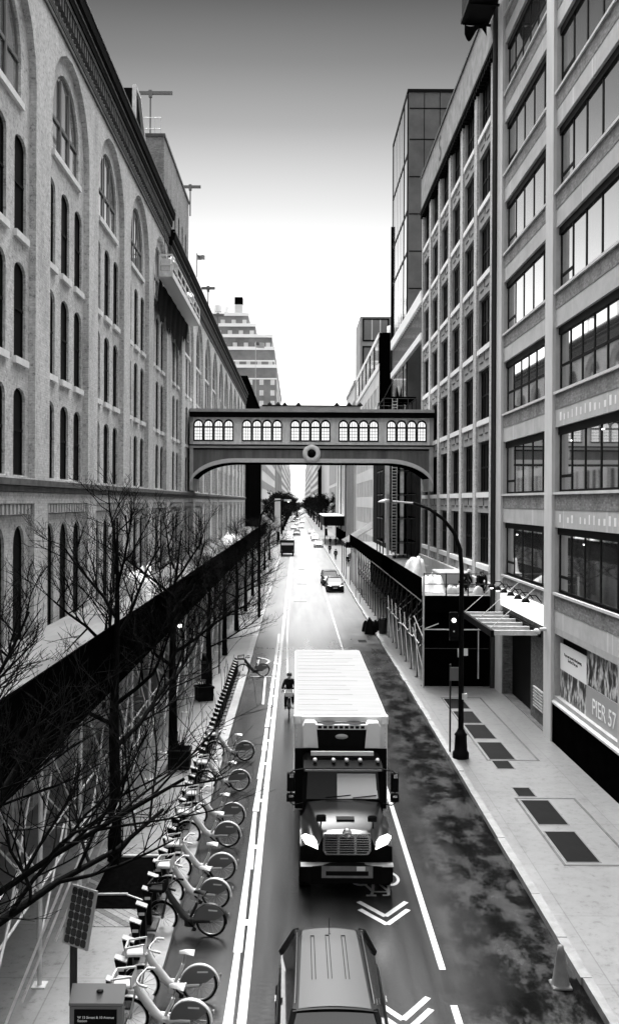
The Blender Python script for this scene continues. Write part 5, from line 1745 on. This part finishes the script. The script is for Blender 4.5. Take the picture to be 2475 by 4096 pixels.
for i, (y, lab) in enumerate(((54.3, 'pale sheet bundle on the near end of the hanging platform'), (63.5, 'pale sheet bundle on the far end of the hanging platform'))):
    tag(heap(MB(), -7.2, y, 22.9, .3, .8, .35, 20 + i).build('sheet_bundle', 'tarp'), lab, 'bundle')

# ------------------------------------------------------------------ people
def person(label, loc, rz=0, J=None, top='cloth_dark', legs='cloth_dark', hat=None, hands=True, scale=1.0, hair=True):
    D_ = dict(pel=(0, 0, .95), spi=(0, 0, 1.14), che=(0, -.01, 1.34), nec=(0, 0, 1.52), hb=(0, -.01, 1.60), hd=(0, -.015, 1.68), ht=(0, 0, 1.76), nose=(0, -.125, 1.665),
              shl=(-.19, 0, 1.43), ell=(-.26, .03, 1.14), wrl=(-.27, -.06, .88), shr=(.19, 0, 1.43), elr=(.26, .03, 1.14), wrr=(.27, -.06, .88),
              hil=(-.10, 0, .91), knl=(-.11, -.03, .50), anl=(-.11, .03, .09), tol=(-.12, -.16, .04), hir=(.10, 0, .91), knr=(.11, -.03, .50), anr=(.11, .03, .09), tor=(.12, -.16, .04))
    if J: D_.update(J)
    r = thing('person', loc, label, 'person', None, rz)
    for k in D_: D_[k] = Vector(D_[k]) * scale + r.location
    rad = dict(pel=.15, spi=.135, che=.155, nec=.055, hb=.075, hd=.10, ht=.075, nose=.016, shl=.062, ell=.044, wrl=.030, shr=.062, elr=.044, wrr=.030, hil=.088, knl=.058, anl=.042, tol=.036, hir=.088, knr=.058, anr=.042, tor=.036)
    names_ = list(D_)
    E = [('pel', 'spi'), ('spi', 'che'), ('che', 'nec'), ('nec', 'hb'), ('hb', 'hd'), ('hd', 'ht'), ('hd', 'nose'), ('che', 'shl'), ('shl', 'ell'), ('ell', 'wrl'), ('che', 'shr'), ('shr', 'elr'), ('elr', 'wrr'),
         ('pel', 'hil'), ('hil', 'knl'), ('knl', 'anl'), ('anl', 'tol'), ('pel', 'hir'), ('hir', 'knr'), ('knr', 'anr'), ('anr', 'tor')]
    V = [(D_[k], rad[k] * scale) for k in names_]
    ix = {k: i for i, k in enumerate(names_)}
    ed = [(ix[a], ix[b]) for a, b in E]
    if hands:
        for sd in 'lr':
            wv = D_['wr' + sd]; dr = (wv - D_['el' + sd]).normalized()
            side = dr.cross(Vector((1, 0, 0))).normalized()
            palm = len(V); V.append((wv + dr * .055 * scale, .030 * scale)); ed.append((ix['wr' + sd], palm))
            for f, (o, ln) in enumerate(((-.028, .06), (-.010, .072), (.009, .068), (.027, .052))):
                a = len(V); V.append((wv + dr * .10 * scale + side * o * scale, .010 * scale)); ed.append((palm, a))
                V.append((wv + dr * (.10 + ln * .7) * scale + side * o * 1.1 * scale + Vector((0, 0, -.025)) * scale, .008 * scale)); ed.append((a, a + 1))
            a = len(V); V.append((wv + dr * .06 * scale - side * .05 * scale, .010 * scale)); ed.append((palm, a))
            V.append((wv + dr * .09 * scale - side * .06 * scale, .009 * scale)); ed.append((a, a + 1))
    skin_mesh('body', V, ed, 'skin', r, 1, ix['pel'])
    def part(nm, ks, es, add, m, mul=None):
        vv = [(D_[k], (rad[k] + add) * (mul or {}).get(k, 1) * scale) for k in ks]
        jj = {k: i for i, k in enumerate(ks)}
        skin_mesh(nm, vv, [(jj[a], jj[b]) for a, b in es], m, r, 1, 0)
    part('jacket', ['pel', 'spi', 'che', 'nec', 'shl', 'ell', 'wrl', 'shr', 'elr', 'wrr'], [('pel', 'spi'), ('spi', 'che'), ('che', 'nec'), ('che', 'shl'), ('shl', 'ell'), ('ell', 'wrl'), ('che', 'shr'), ('shr', 'elr'), ('elr', 'wrr')], .025, top)
    part('trousers', ['pel', 'hil', 'knl', 'anl', 'hir', 'knr', 'anr'], [('pel', 'hil'), ('hil', 'knl'), ('knl', 'anl'), ('pel', 'hir'), ('hir', 'knr'), ('knr', 'anr')], .020, legs)
    for sd in 'lr':
        a, t = D_['an' + sd], D_['to' + sd]
        skin_mesh('shoe', [(a - Vector((0, -.02, .02)), .05 * scale), ((a + t) / 2, .05 * scale), (t, .042 * scale)], [(0, 1), (1, 2)], 'black', r, 1)
    hc = D_['hd'] + Vector((0, .02, .03)) * scale
    cap = MB().lathe([(.112 * scale, -.04), (.118 * scale, .0), (.10 * scale, .06 * scale), (.06 * scale, .095 * scale), (0, .105 * scale)], hc, 'Z', 12)
    if hat == 'helmet':
        cap.lathe([(.15 * scale, -.01), (.11 * scale, .01)], hc, 'Z', 12)
    cap.build('helmet' if hat == 'helmet' else 'hair', 'plastic_white' if hat == 'helmet' else 'hair', r)
    return r
WALK = dict(knl=(-.10, -.16, .52), anl=(-.10, -.22, .10), tol=(-.10, -.40, .07), knr=(.10, .02, .50), anr=(.10, .28, .14), tor=(.10, .14, .05), wrl=(-.25, .12, .90), wrr=(.25, -.22, .92))
CROUCH = dict(pel=(0, .12, .42), spi=(0, .04, .60), che=(0, -.12, .78), nec=(0, -.22, .92), hb=(0, -.26, .98), hd=(0, -.30, 1.04), ht=(0, -.30, 1.13), nose=(0, -.42, 1.01),
              shl=(-.19, -.16, .86), ell=(-.24, -.30, .62), wrl=(-.15, -.42, .40), shr=(.19, -.16, .86), elr=(.24, -.3, .62), wrr=(.15, -.42, .42),
              hil=(-.10, .08, .40), knl=(-.18, -.32, .50), anl=(-.14, -.02, .09), tol=(-.15, -.2, .04), hir=(.10, .08, .40), knr=(.18, -.32, .46), anr=(.14, -.02, .09), tor=(.15, -.2, .04))
# cyclist beside the truck: rider and bicycle are two things
cb_ = bicycle('dark bicycle with pale front basket ridden beside the truck', frame='bike_black', guard='bike_guard')
for ch in cb_.children:
    if ch.name.startswith('basket'):
        ch.data.materials[0] = M['bike']
cb_.name = 'ridden_bicycle'
cb_.location = (-.28, 42.6, 0); cb_.rotation_euler = (0, 0, R(-90))
CYC = dict(pel=(0, 0, .99), spi=(0, -.05, 1.17), che=(0, -.13, 1.36), nec=(0, -.19, 1.53), hb=(0, -.21, 1.60), hd=(0, -.23, 1.68), ht=(0, -.21, 1.77), nose=(0, -.335, 1.66),
           shl=(-.19, -.15, 1.44), ell=(-.27, -.27, 1.22), wrl=(-.30, -.43, 1.10), shr=(.19, -.15, 1.44), elr=(.27, -.27, 1.22), wrr=(.30, -.43, 1.10),
           hil=(-.10, -.02, .96), knl=(-.15, -.36, .68), anl=(-.16, -.28, .27), tol=(-.17, -.44, .24), hir=(.10, -.02, .96), knr=(.15, -.40, .78), anr=(.16, -.20, .46), tor=(.17, -.36, .43))
person('cyclist in dark clothes riding toward the camera between the truck and the bike lane', (-.28, 42.36, 0), 0, CYC)
random.seed(9)
person('walker in dark coat in the middle of the right pavement beyond the parked cars', (6.2, 150, .15), math.pi, WALK)
person('walker in long dark coat beside the thin sign pole on the right pavement', (7.3, 134, .15), math.pi, WALK)
person('person in dark clothes standing behind the walkers near the right kerb', (5.9, 168, .15), 0)
person('dark figure under the flat canopy on the far right pavement, left one', (7.1, 200, .15), 0)
person('dark figure under the flat canopy on the far right pavement, right one', (8.2, 199, .15), 0)
person('crouching worker in dark clothes at the building end of the right shed deck', (9.5, 49.0, 4.73), 0, CROUCH)
person('crouching worker with white helmet in the middle of the right shed deck', (8.8, 50.0, 4.73), R(60), CROUCH, hat='helmet')
person('worker with white helmet on the near part of the hanging platform', (-7.3, 55.6, 21.86), R(-30), None, 'cloth_light', 'cloth_mid', 'helmet')
person('worker with white helmet on the far part of the hanging platform', (-7.3, 64.9, 21.86), R(-30), None, 'cloth_light', 'cloth_mid', 'helmet')

# ------------------------------------------------------------------ bare trees
def make_tree(seed, H=10.5, th=3.6, tr=.15, spread=1.0, extra=None, rmin=.0035):
    rnd = random.Random(seed)
    tk_, tw_ = MB(), MB()
    def branch(p, d, ln, r, depth):
        pts = [p]; rs = [r]
        k = 4 if depth < 3 else 3
        dd = d.copy()
        for i in range(k):
            dd = (dd + Vector((rnd.uniform(-.22, .22), rnd.uniform(-.22, .22), rnd.uniform(-.06, .16)))).normalized()
            p = p + dd * ln / k
            pts.append(p); rs.append(max(rmin, r * (1 - .62 * (i + 1) / k)))
        (tk_ if depth < 2 else tw_).tube(pts, rs, 6 if depth < 2 else (4 if depth == 2 else 3), cap=False)
        if depth >= 4: return
        nk = (6, 8, 7, 5)[depth]
        for j in range(nk):
            t = .25 + .75 * (j + rnd.random() * .6) / nk
            f = t * k; i = min(int(f), k - 1)
            q = pts[i].lerp(pts[i + 1], f - i)
            ax = Vector((rnd.uniform(-1, 1), rnd.uniform(-1, 1), rnd.uniform(-.3, .8))).normalized()
            nd = (dd * .75 + ax * .8).normalized()
            branch(q, nd, ln * (.40 + .22 * rnd.random()) * (1.1 - .3 * t), rs[min(i, len(rs) - 1)] * .55 + .001, depth + 1)
    pts = [Vector((0, 0, 0)), Vector((.02, .02, th * .5)), Vector((rnd.uniform(-.08, .08), 0, th)), Vector((rnd.uniform(-.2, .2), rnd.uniform(-.2, .2), H * .62)), Vector((rnd.uniform(-.3, .3), rnd.uniform(-.3, .3), H * .86))]
    tk_.tube(pts, [tr * 1.25, tr, tr * .85, tr * .45, tr * .12], 9, cap=True)
    nl = 9
    for i in range(nl):
        z = th * .82 + (H * .72 - th * .82) * i / (nl - 1)
        a = i * 2.4 + rnd.random() * .8
        up = .45 + .9 * i / nl
        d = Vector((math.cos(a), math.sin(a), up)).normalized()
        branch(Vector((0, 0, z)), d, (3.7 - 1.6 * i / nl) * spread, tr * (.46 - .20 * i / nl), 1)
    for e in extra or ():
        branch(Vector(e[0]), Vector(e[1]).normalized(), e[2], e[3], 1)
    return tk_, tw_
def tree(loc, rz, seed, label, group, **k):
    r = thing('bare_tree', (0, 0, 0), label, 'tree', group)
    a, b = make_tree(seed, **k)
    a.build('trunk', 'bark', r); b.build('crown', 'twig', r)
    r.location = loc; r.rotation_euler = (0, 0, rz)
    return r
G1 = 'bare street trees on the left pavement'
t1 = tree((-4.62, 24.4, .1), .6, 3, 'bare tree with straight black trunk standing in the square soil pit', G1, H=10.3)
t2 = tree((-4.9, 12.6, .1), 2.2, 8, 'nearest bare tree whose limbs reach in from the left edge', G1, H=8.6, th=3.2, extra=(((0, 0, 3.0), (.2, -1, .28), 4.6, .075), ((0, 0, 3.4), (-.3, -1, .5), 4.0, .06), ((0, 0, 4), (.9, -.9, .5), 3.6, .05)))
t3 = tree((-4.3, 33.5, .1), 1.1, 14, 'bare tree behind the soil pit tree beside the near planter', G1, H=9.6)
LB = ['bare tree with dark trunk beside the tall black bin', 'bare tree just beyond the far end of the bike docks', 'bare tree on the left level with the footbridge front', 'bare tree on the left just past the footbridge', 'bare tree on the left between the footbridge and the dark van, nearer', 'bare tree on the left between the footbridge and the dark van, farther', 'bare tree on the left pavement just before the dark van', 'bare tree on the left pavement beside the dark van']
for i, (y, lb) in enumerate(zip((46.6, 57, 68, 80, 93, 108, 128, 150), LB)):
    dup((t1, t3)[i % 2], (-4.25, y, .1), 1.7 * i, lb, scale=(.95, .95, .72 + .05 * (i % 3)))
G2 = 'bare trees far down the street'
t4 = tree((-4.2, 215, .1), 0, 14, 'far bare street tree, part of the dark fringe toward the street end', G2, H=9.6, rmin=.022)
t4.scale = (1.5, 1.9, 1.2)
random.seed(12)
for i in range(12):
    y = 225 + 42 * i
    for x in (-4.2, 8.2):
        if x > 0 and y < 260: continue
        dup(t4, (x, y + random.uniform(-8, 8), .1), random.uniform(0, 6), 'far bare street tree, part of the dark fringe toward the street end', G2, scale=(1.5, 1.9, 1.25))

# soil pit with sett border
pit = tag(MB().box(-4.72, 21.5, .10, -3.25, 24.75, .158).build('soil_bed', 'soil'), 'square bed of black soil around the foot of the near tree', 'soil bed')
pit['kind'] = 'structure'
for k_, bx_ in enumerate(((-5.0, 24.76, -3.2, 25.3), (-5.0, 21.5, -4.73, 24.75), (-5.0, 20.6, -3.2, 21.49))):
    struct('sett_border', MB().box(bx_[0], bx_[1], .10, bx_[2], bx_[3], .162), 'cobble')
kb = MB().bar((-4.5, 24.6, .2), (-3.3, 24.62, .2), .05).bar((-4.6, 22.2, .2), (-3.9, 22.25, .19), .04).bar((-3.9, 22.2, .19), (-3.5, 21.9, .19), .03)
tag(kb.build('loose_timber', 'galv'), 'pale loose strips of timber lying on the soil bed', 'timber')
# planters
def planter(loc, label):
    r = thing('planter', (0, 0, 0), label, 'planter', 'black planters beside the docks')
    m_ = MB().bbox(-.36, -.36, 0, .36, .36, .62, .02).box(-.39, -.39, .56, .39, .39, .66)
    m_.build('tub', 'black', r)
    MB().box(-.34, -.34, .661, .34, .34, .67).build('soil', 'soil', r)
    rnd = random.Random(5)
    s_ = MB()
    for i in range(46):
        a = rnd.random() * 6.3; q = rnd.random() * .28
        p = Vector((q * math.cos(a), q * math.sin(a), .66)); d = Vector((math.cos(a) * .5, math.sin(a) * .5, 1)).normalized()
        pts = [p]
        for j in range(3):
            d = (d + Vector((rnd.uniform(-.4, .4), rnd.uniform(-.4, .4), .1))).normalized(); p = p + d * rnd.uniform(.15, .32); pts.append(p)
        s_.tube(pts, [.010, .007, .005, .003], 3, cap=False)
    s_.build('shrub', 'twig', r)
    r.location = loc
    return r
pl_ = planter((-4.0, 33, .15), 'black cubic planter with bare twigs, nearer of the two beside the docks')
dup(pl_, (-4.25, 44.2, .15), .4, 'black cubic planter with bare twigs, farther of the two beside the docks')
bn = thing('litter_bin', (-4.7, 49.6, .15), 'tall black bin with domed lid on the left pavement', 'bin')
MB().bbox(-5.0, 49.3, .15, -4.4, 49.9, 1.2, .06).build('body', 'black', bn)
MB().lathe([(.33, 0), (.31, .1), (.2, .24), (0, .28)], (-4.7, 49.6, 1.2), 'Z', 12).build('lid', 'black', bn)
MB().box(-4.9, 49.28, .95, -4.5, 49.3, 1.1).build('slot', 'dark_steel', bn)
sp_ = thing('sign_pole', (-4.1, 51, .15), 'thin dark pole with a knob standing between tree trunks on the left', 'pole')
MB().tube([(-4.1, 51, .15), (-4.1, 51, 3.4)], .045, 6).build('pole', 'dark_steel', sp_)
MB().lathe([(0, -.12), (.11, -.08), (.11, .08), (0, .12)], (-4.1, 51, 1.75), 'Z', 8).build('knob', 'dark_steel', sp_)

# solar mast and kiosk
sm = thing('solar_mast', (-3.35, 14.7, .15), 'dark mast carrying a tilted solar panel above the bike docks', 'solar panel')
MB().tube([(-3.42, 14.75, .15), (-3.42, 14.75, 3.0)], .06, 8).build('mast', 'dark_steel', sm)
so = MB()
so.M = Matrix.Translation((-3.29, 14.6, 3.0)) @ Matrix.Rotation(R(-32), 4, 'Z') @ Matrix.Rotation(R(-14), 4, 'X')
so.box(-.26, -.02, -.43, .26, .02, .43)
so.build('panel_frame', 'sign_grey', sm)
se = MB(); se.M = so.M
for i in range(4):
    for j in range(7):
        x0, z0 = -.222 + .1125 * i, -.405 + .116 * j
        b = .022
        se.add([(x0 + b, -.024, z0), (x0 + .108 - b, -.024, z0), (x0 + .108, -.024, z0 + b), (x0 + .108, -.024, z0 + .112 - b), (x0 + .108 - b, -.024, z0 + .112), (x0 + b, -.024, z0 + .112), (x0, -.024, z0 + .112 - b), (x0, -.024, z0 + b)], [tuple(range(8))])
se.build('solar_cells', 'solar', sm)
MB().box(-3.5, 14.63, 2.8, -3.25, 14.8, 2.9).build('bracket', 'dark_steel', sm)
kk = thing('hire_kiosk', (-2.98, 14.4, .15), 'grey bike hire kiosk with sloping cap and black lettered panel at the lower left', 'kiosk')
km = MB()
km.prism(lambda a, b, d: (-3.36 + d, 14.3 + a, b), [(0, .15), (.20, .15), (.20, 1.93), (0, 1.78)], 0, .78)
km.build('cabinet', 'frame_grey', kk)
kc = MB().prism(lambda a, b, d: (-3.38 + d, 14.28 + a, b), [(0, 1.80), (.24, 1.98), (.24, 2.02), (0, 1.84)], 0, .82)
kc.build('cap', 'frame_grey', kk)
MB().lathe([(0, .02), (.05, .015), (.055, 0)], (-2.94, 14.42, 1.95), 'Z', 10).build('sensor', 'black', kk)
kp = MB().box(-3.30, 14.285, 1.36, -2.66, 14.299, 1.74).build('lettered_panel', 'black', kk)
text_mesh('lettering', 'W 15 Street & 10 Avenue\nStation', .052, 'sign_white', kp, Matrix.Translation((-3.25, 14.28, 1.60)) @ Matrix.Rotation(R(90), 4, 'X'), .001, 'LEFT')
MB().box(-3.30, 14.285, .4, -2.66, 14.299, 1.33).build('map_panel', 'sign_grey', kk)

# ------------------------------------------------------------------ right pavement furniture
lpst = thing('street_lamp', (5.98, 34.4, .15), 'black street lamp with ornate base and arm curving out over the street', 'street lamp')
MB().lathe([(.30, .15), (.30, .35), (.24, .42), (.21, .95), (.24, 1.0), (.17, 1.08), (.12, 1.2)], (5.98, 34.4, 0), 'Z', 12).build('base', 'black', lpst)
MB().tube([(5.98, 34.4, 1.1), (5.98, 34.4, 6.9), (5.92, 34.4, 7.7), (5.70, 34.4, 8.3), (5.3, 34.4, 8.8), (4.8, 34.4, 9.15), (4.2, 34.4, 9.38)], [.105, .085, .08, .075, .065, .06, .05], 10).build('pole', 'black', lpst)
MB().tube([(4.3, 34.4, 9.35), (3.45, 34.4, 9.42)], .035, 8).build('arm', 'sign_grey', lpst)
MB().grid(13, 9, lambda u, v: (2.95 + .62 * u, 34.4 + .16 * math.sin(math.pi * min(1, u * 1.4 + .1)) * math.cos(math.pi * v), 9.38 + .13 * math.sin(math.pi * v) * math.sin(math.pi * (u * .85 + .1)))).build('lamp_head', 'sign_grey', lpst)
MB().box(5.55, 34.3, 4.4, 5.88, 34.5, 5.3).build('signal_box', 'black', lpst)
lg_ = thing('signal_lamp', (5.85, 34.6, 5.0), 'lit round signal lamp fixed to the street lamp post', 'signal')
MB().bbox(5.52, 34.22, 4.55, 5.84, 34.29, 5.45, .02).build('housing', 'black', lg_)
MB().lathe([(0, -.03), (.06, -.025), (.08, 0)], (5.68, 34.21, 5.15), 'Y', 12).build('lens', 'lamp', lg_)
MB().lathe([(0, -.02), (.025, -.015), (.03, 0)], (5.68, 34.21, 4.75), 'Y', 10).build('lens', 'lamp_off', lg_)
sgp = thing('sign_pole', (5.78, 35.0, .15), 'thin dark sign post close beside the street lamp base', 'pole')
MB().tube([(5.72, 35.2, .15), (5.72, 35.2, 3.4)], .035, 6).build('pole', 'dark_steel', sgp)
MB().box(5.70, 35.15, 2.8, 6.05, 35.17, 3.3).build('sign_plate', 'frame_grey', sgp)
MB().box(6.0, 34.2, 2.3, 6.16, 34.3, 2.5).build('sticker', 'galv', sgp)
lt2 = thing('street_lamp', (-2.9, 76, .15), 'dark street lamp with long curved arm on the left kerb past the footbridge', 'street lamp')
MB().tube([(-2.95, 76, .15), (-2.95, 76, 7.4), (-2.8, 76, 8.3), (-2.4, 76, 9.0), (-1.7, 76, 9.45), (-.9, 76, 9.5)], [.12, .09, .08, .07, .06, .05], 8).build('pole', 'black', lt2)
MB().bbox(-1.0, 75.9, 9.4, -.4, 76.1, 9.55, .03).build('lamp_head', 'plastic_white', lt2)
MB().lathe([(0, -.06), (.07, -.05), (.08, 0)], (-.65, 76, 9.4), 'Z', 8).build('lamp', 'lamp', lt2)
bnr = thing('vertical_sign', (-3.9, 200, 2), 'bright vertical sign on the far left pavement', 'sign')
MB().box(-4.6, 200, 3, -3.4, 200.3, 10).build('panel', 'sign_white', bnr)
MB().tube([(-4, 200.2, .15), (-4, 200.2, 3)], .15, 6).build('post', 'black', bnr)
sg3 = thing('sign_pole', (6.0, 106, .15), 'tall thin sign pole on the right pavement beside the parked cars', 'pole')
MB().tube([(6.0, 106, .15), (6.0, 106, 3.7)], .04, 6).build('pole', 'dark_steel', sg3)
MB().box(5.85, 105.95, 3.1, 6.15, 105.97, 3.6).build('sign_plate', 'frame_grey', sg3)
for i, (x, y) in enumerate(((6.05, 92), (6.1, 86.5))):
    rk = thing('bike_rack', (x, y, .15), ('thin hoop bike rack on the right pavement near the parked cars, farther', 'thin hoop bike rack on the right pavement near the parked cars, nearer')[i], 'bike rack')
    rk_m = MB().tube([(x - .3, y, .15), (x - .3, y, .9), (x - .2, y, 1.0), (x + .2, y, 1.0), (x + .3, y, .9), (x + .3, y, .15)], .025, 6)
    rk_m.build('hoop', 'dark_steel', rk)
bgs = [(5.35, 67.6, .45, .9), (5.75, 68.6, .35, .75), (5.1, 69.0, .35, .6)]
for i, (x, y, r_, h_) in enumerate(bgs):
    tag(heap(MB(), x, y, 0, r_, r_, h_, 31 + i).build('rubbish_bag', 'black'), ('black rubbish bag heaped at the right kerb before the shed, largest', 'black rubbish bag at the right kerb next to the tall bin', 'black rubbish bag at the right kerb, small and lowest')[i], 'bag')
bn2 = thing('litter_bin', (6.25, 66.5, .15), 'dark slim bin standing at the right kerb beside the black bags', 'bin')
MB().lathe([(.0, .15), (.26, .15), (.30, 1.1), (.27, 1.15), (.0, 1.18)], (6.1, 66.8, 0), 'Z', 12).build('body', 'dark_steel', bn2)
MB().lathe([(.31, 1.12), (.33, 1.16), (.31, 1.2)], (6.1, 66.8, 0), 'Z', 12).build('rim', 'black', bn2)
cn = thing('traffic_cone', (5.18, 18.5, 0), 'grey scuffed traffic cone standing in the right gutter', 'cone')
MB().lathe([(.19, .04), (.165, .07), (.07, .68), (.055, .78), (0, .785)], (5.18, 18.5, 0), 'Z', 20).build('body', 'cone', cn)
MB().bbox(5.18 - .19, 18.5 - .19, .0, 5.18 + .19, 18.5 + .19, .045, .02).build('base', 'cone', cn)
hs_ = [(42.6, 44.7, 6.95, 7.8), (39.8, 42.0, 6.95, 7.8), (37.2, 39.5, 7.0, 7.85), (34.2, 36.6, 7.0, 7.9), (33.0, 34.0, 7.02, 7.6), (29.9, 30.8, 7.03, 7.56), (27.3, 29.5, 7.0, 7.84), (24.45, 26.7, 7.0, 7.84)]
hl = ['farthest of the row, by the shed hoarding', 'second beyond the street lamp', 'just beyond the street lamp', 'large, level with the lamp base', 'small, just before the lamp base', 'small, alone between the two frames', 'in the near stone frame, farther half', 'in the near stone frame, nearer half']
for (a, b, x0, x1), l_ in zip(hs_, hl):
    r = thing('pavement_hatch', ((x0 + x1) / 2, (a + b) / 2, .15), 'dark steel hatch set in the right pavement, ' + l_, 'hatch', 'dark hatches set in the right pavement')
    MB().box(x0, a, .14, x1, b, .158).build('door', 'plate', r)
    f_ = MB()
    f_.box(x0 - .04, a - .04, .14, x0, b + .04, .162).box(x1, a - .04, .14, x1 + .04, b + .04, .162).box(x0, a - .04, .14, x1, a, .162).box(x0, b, .14, x1, b + .04, .162)
    f_.build('frame', 'frame_grey', r)
fr = MB()
for (x0, a, x1, b) in ((6.85, 24.2, 8.75, 29.75), (6.85, 34.05, 8.75, 45)):
    fr.box(x0, a, .145, x0 + .07, b, .16).box(x1 - .07, a, .145, x1, b, .16).box(x0 + .07, a, .145, x1 - .07, a + .07, .16).box(x0 + .07, b - .07, .145, x1 - .07, b, .16)
struct('hatch_surround', fr, 'ledge')
MB.build  # end
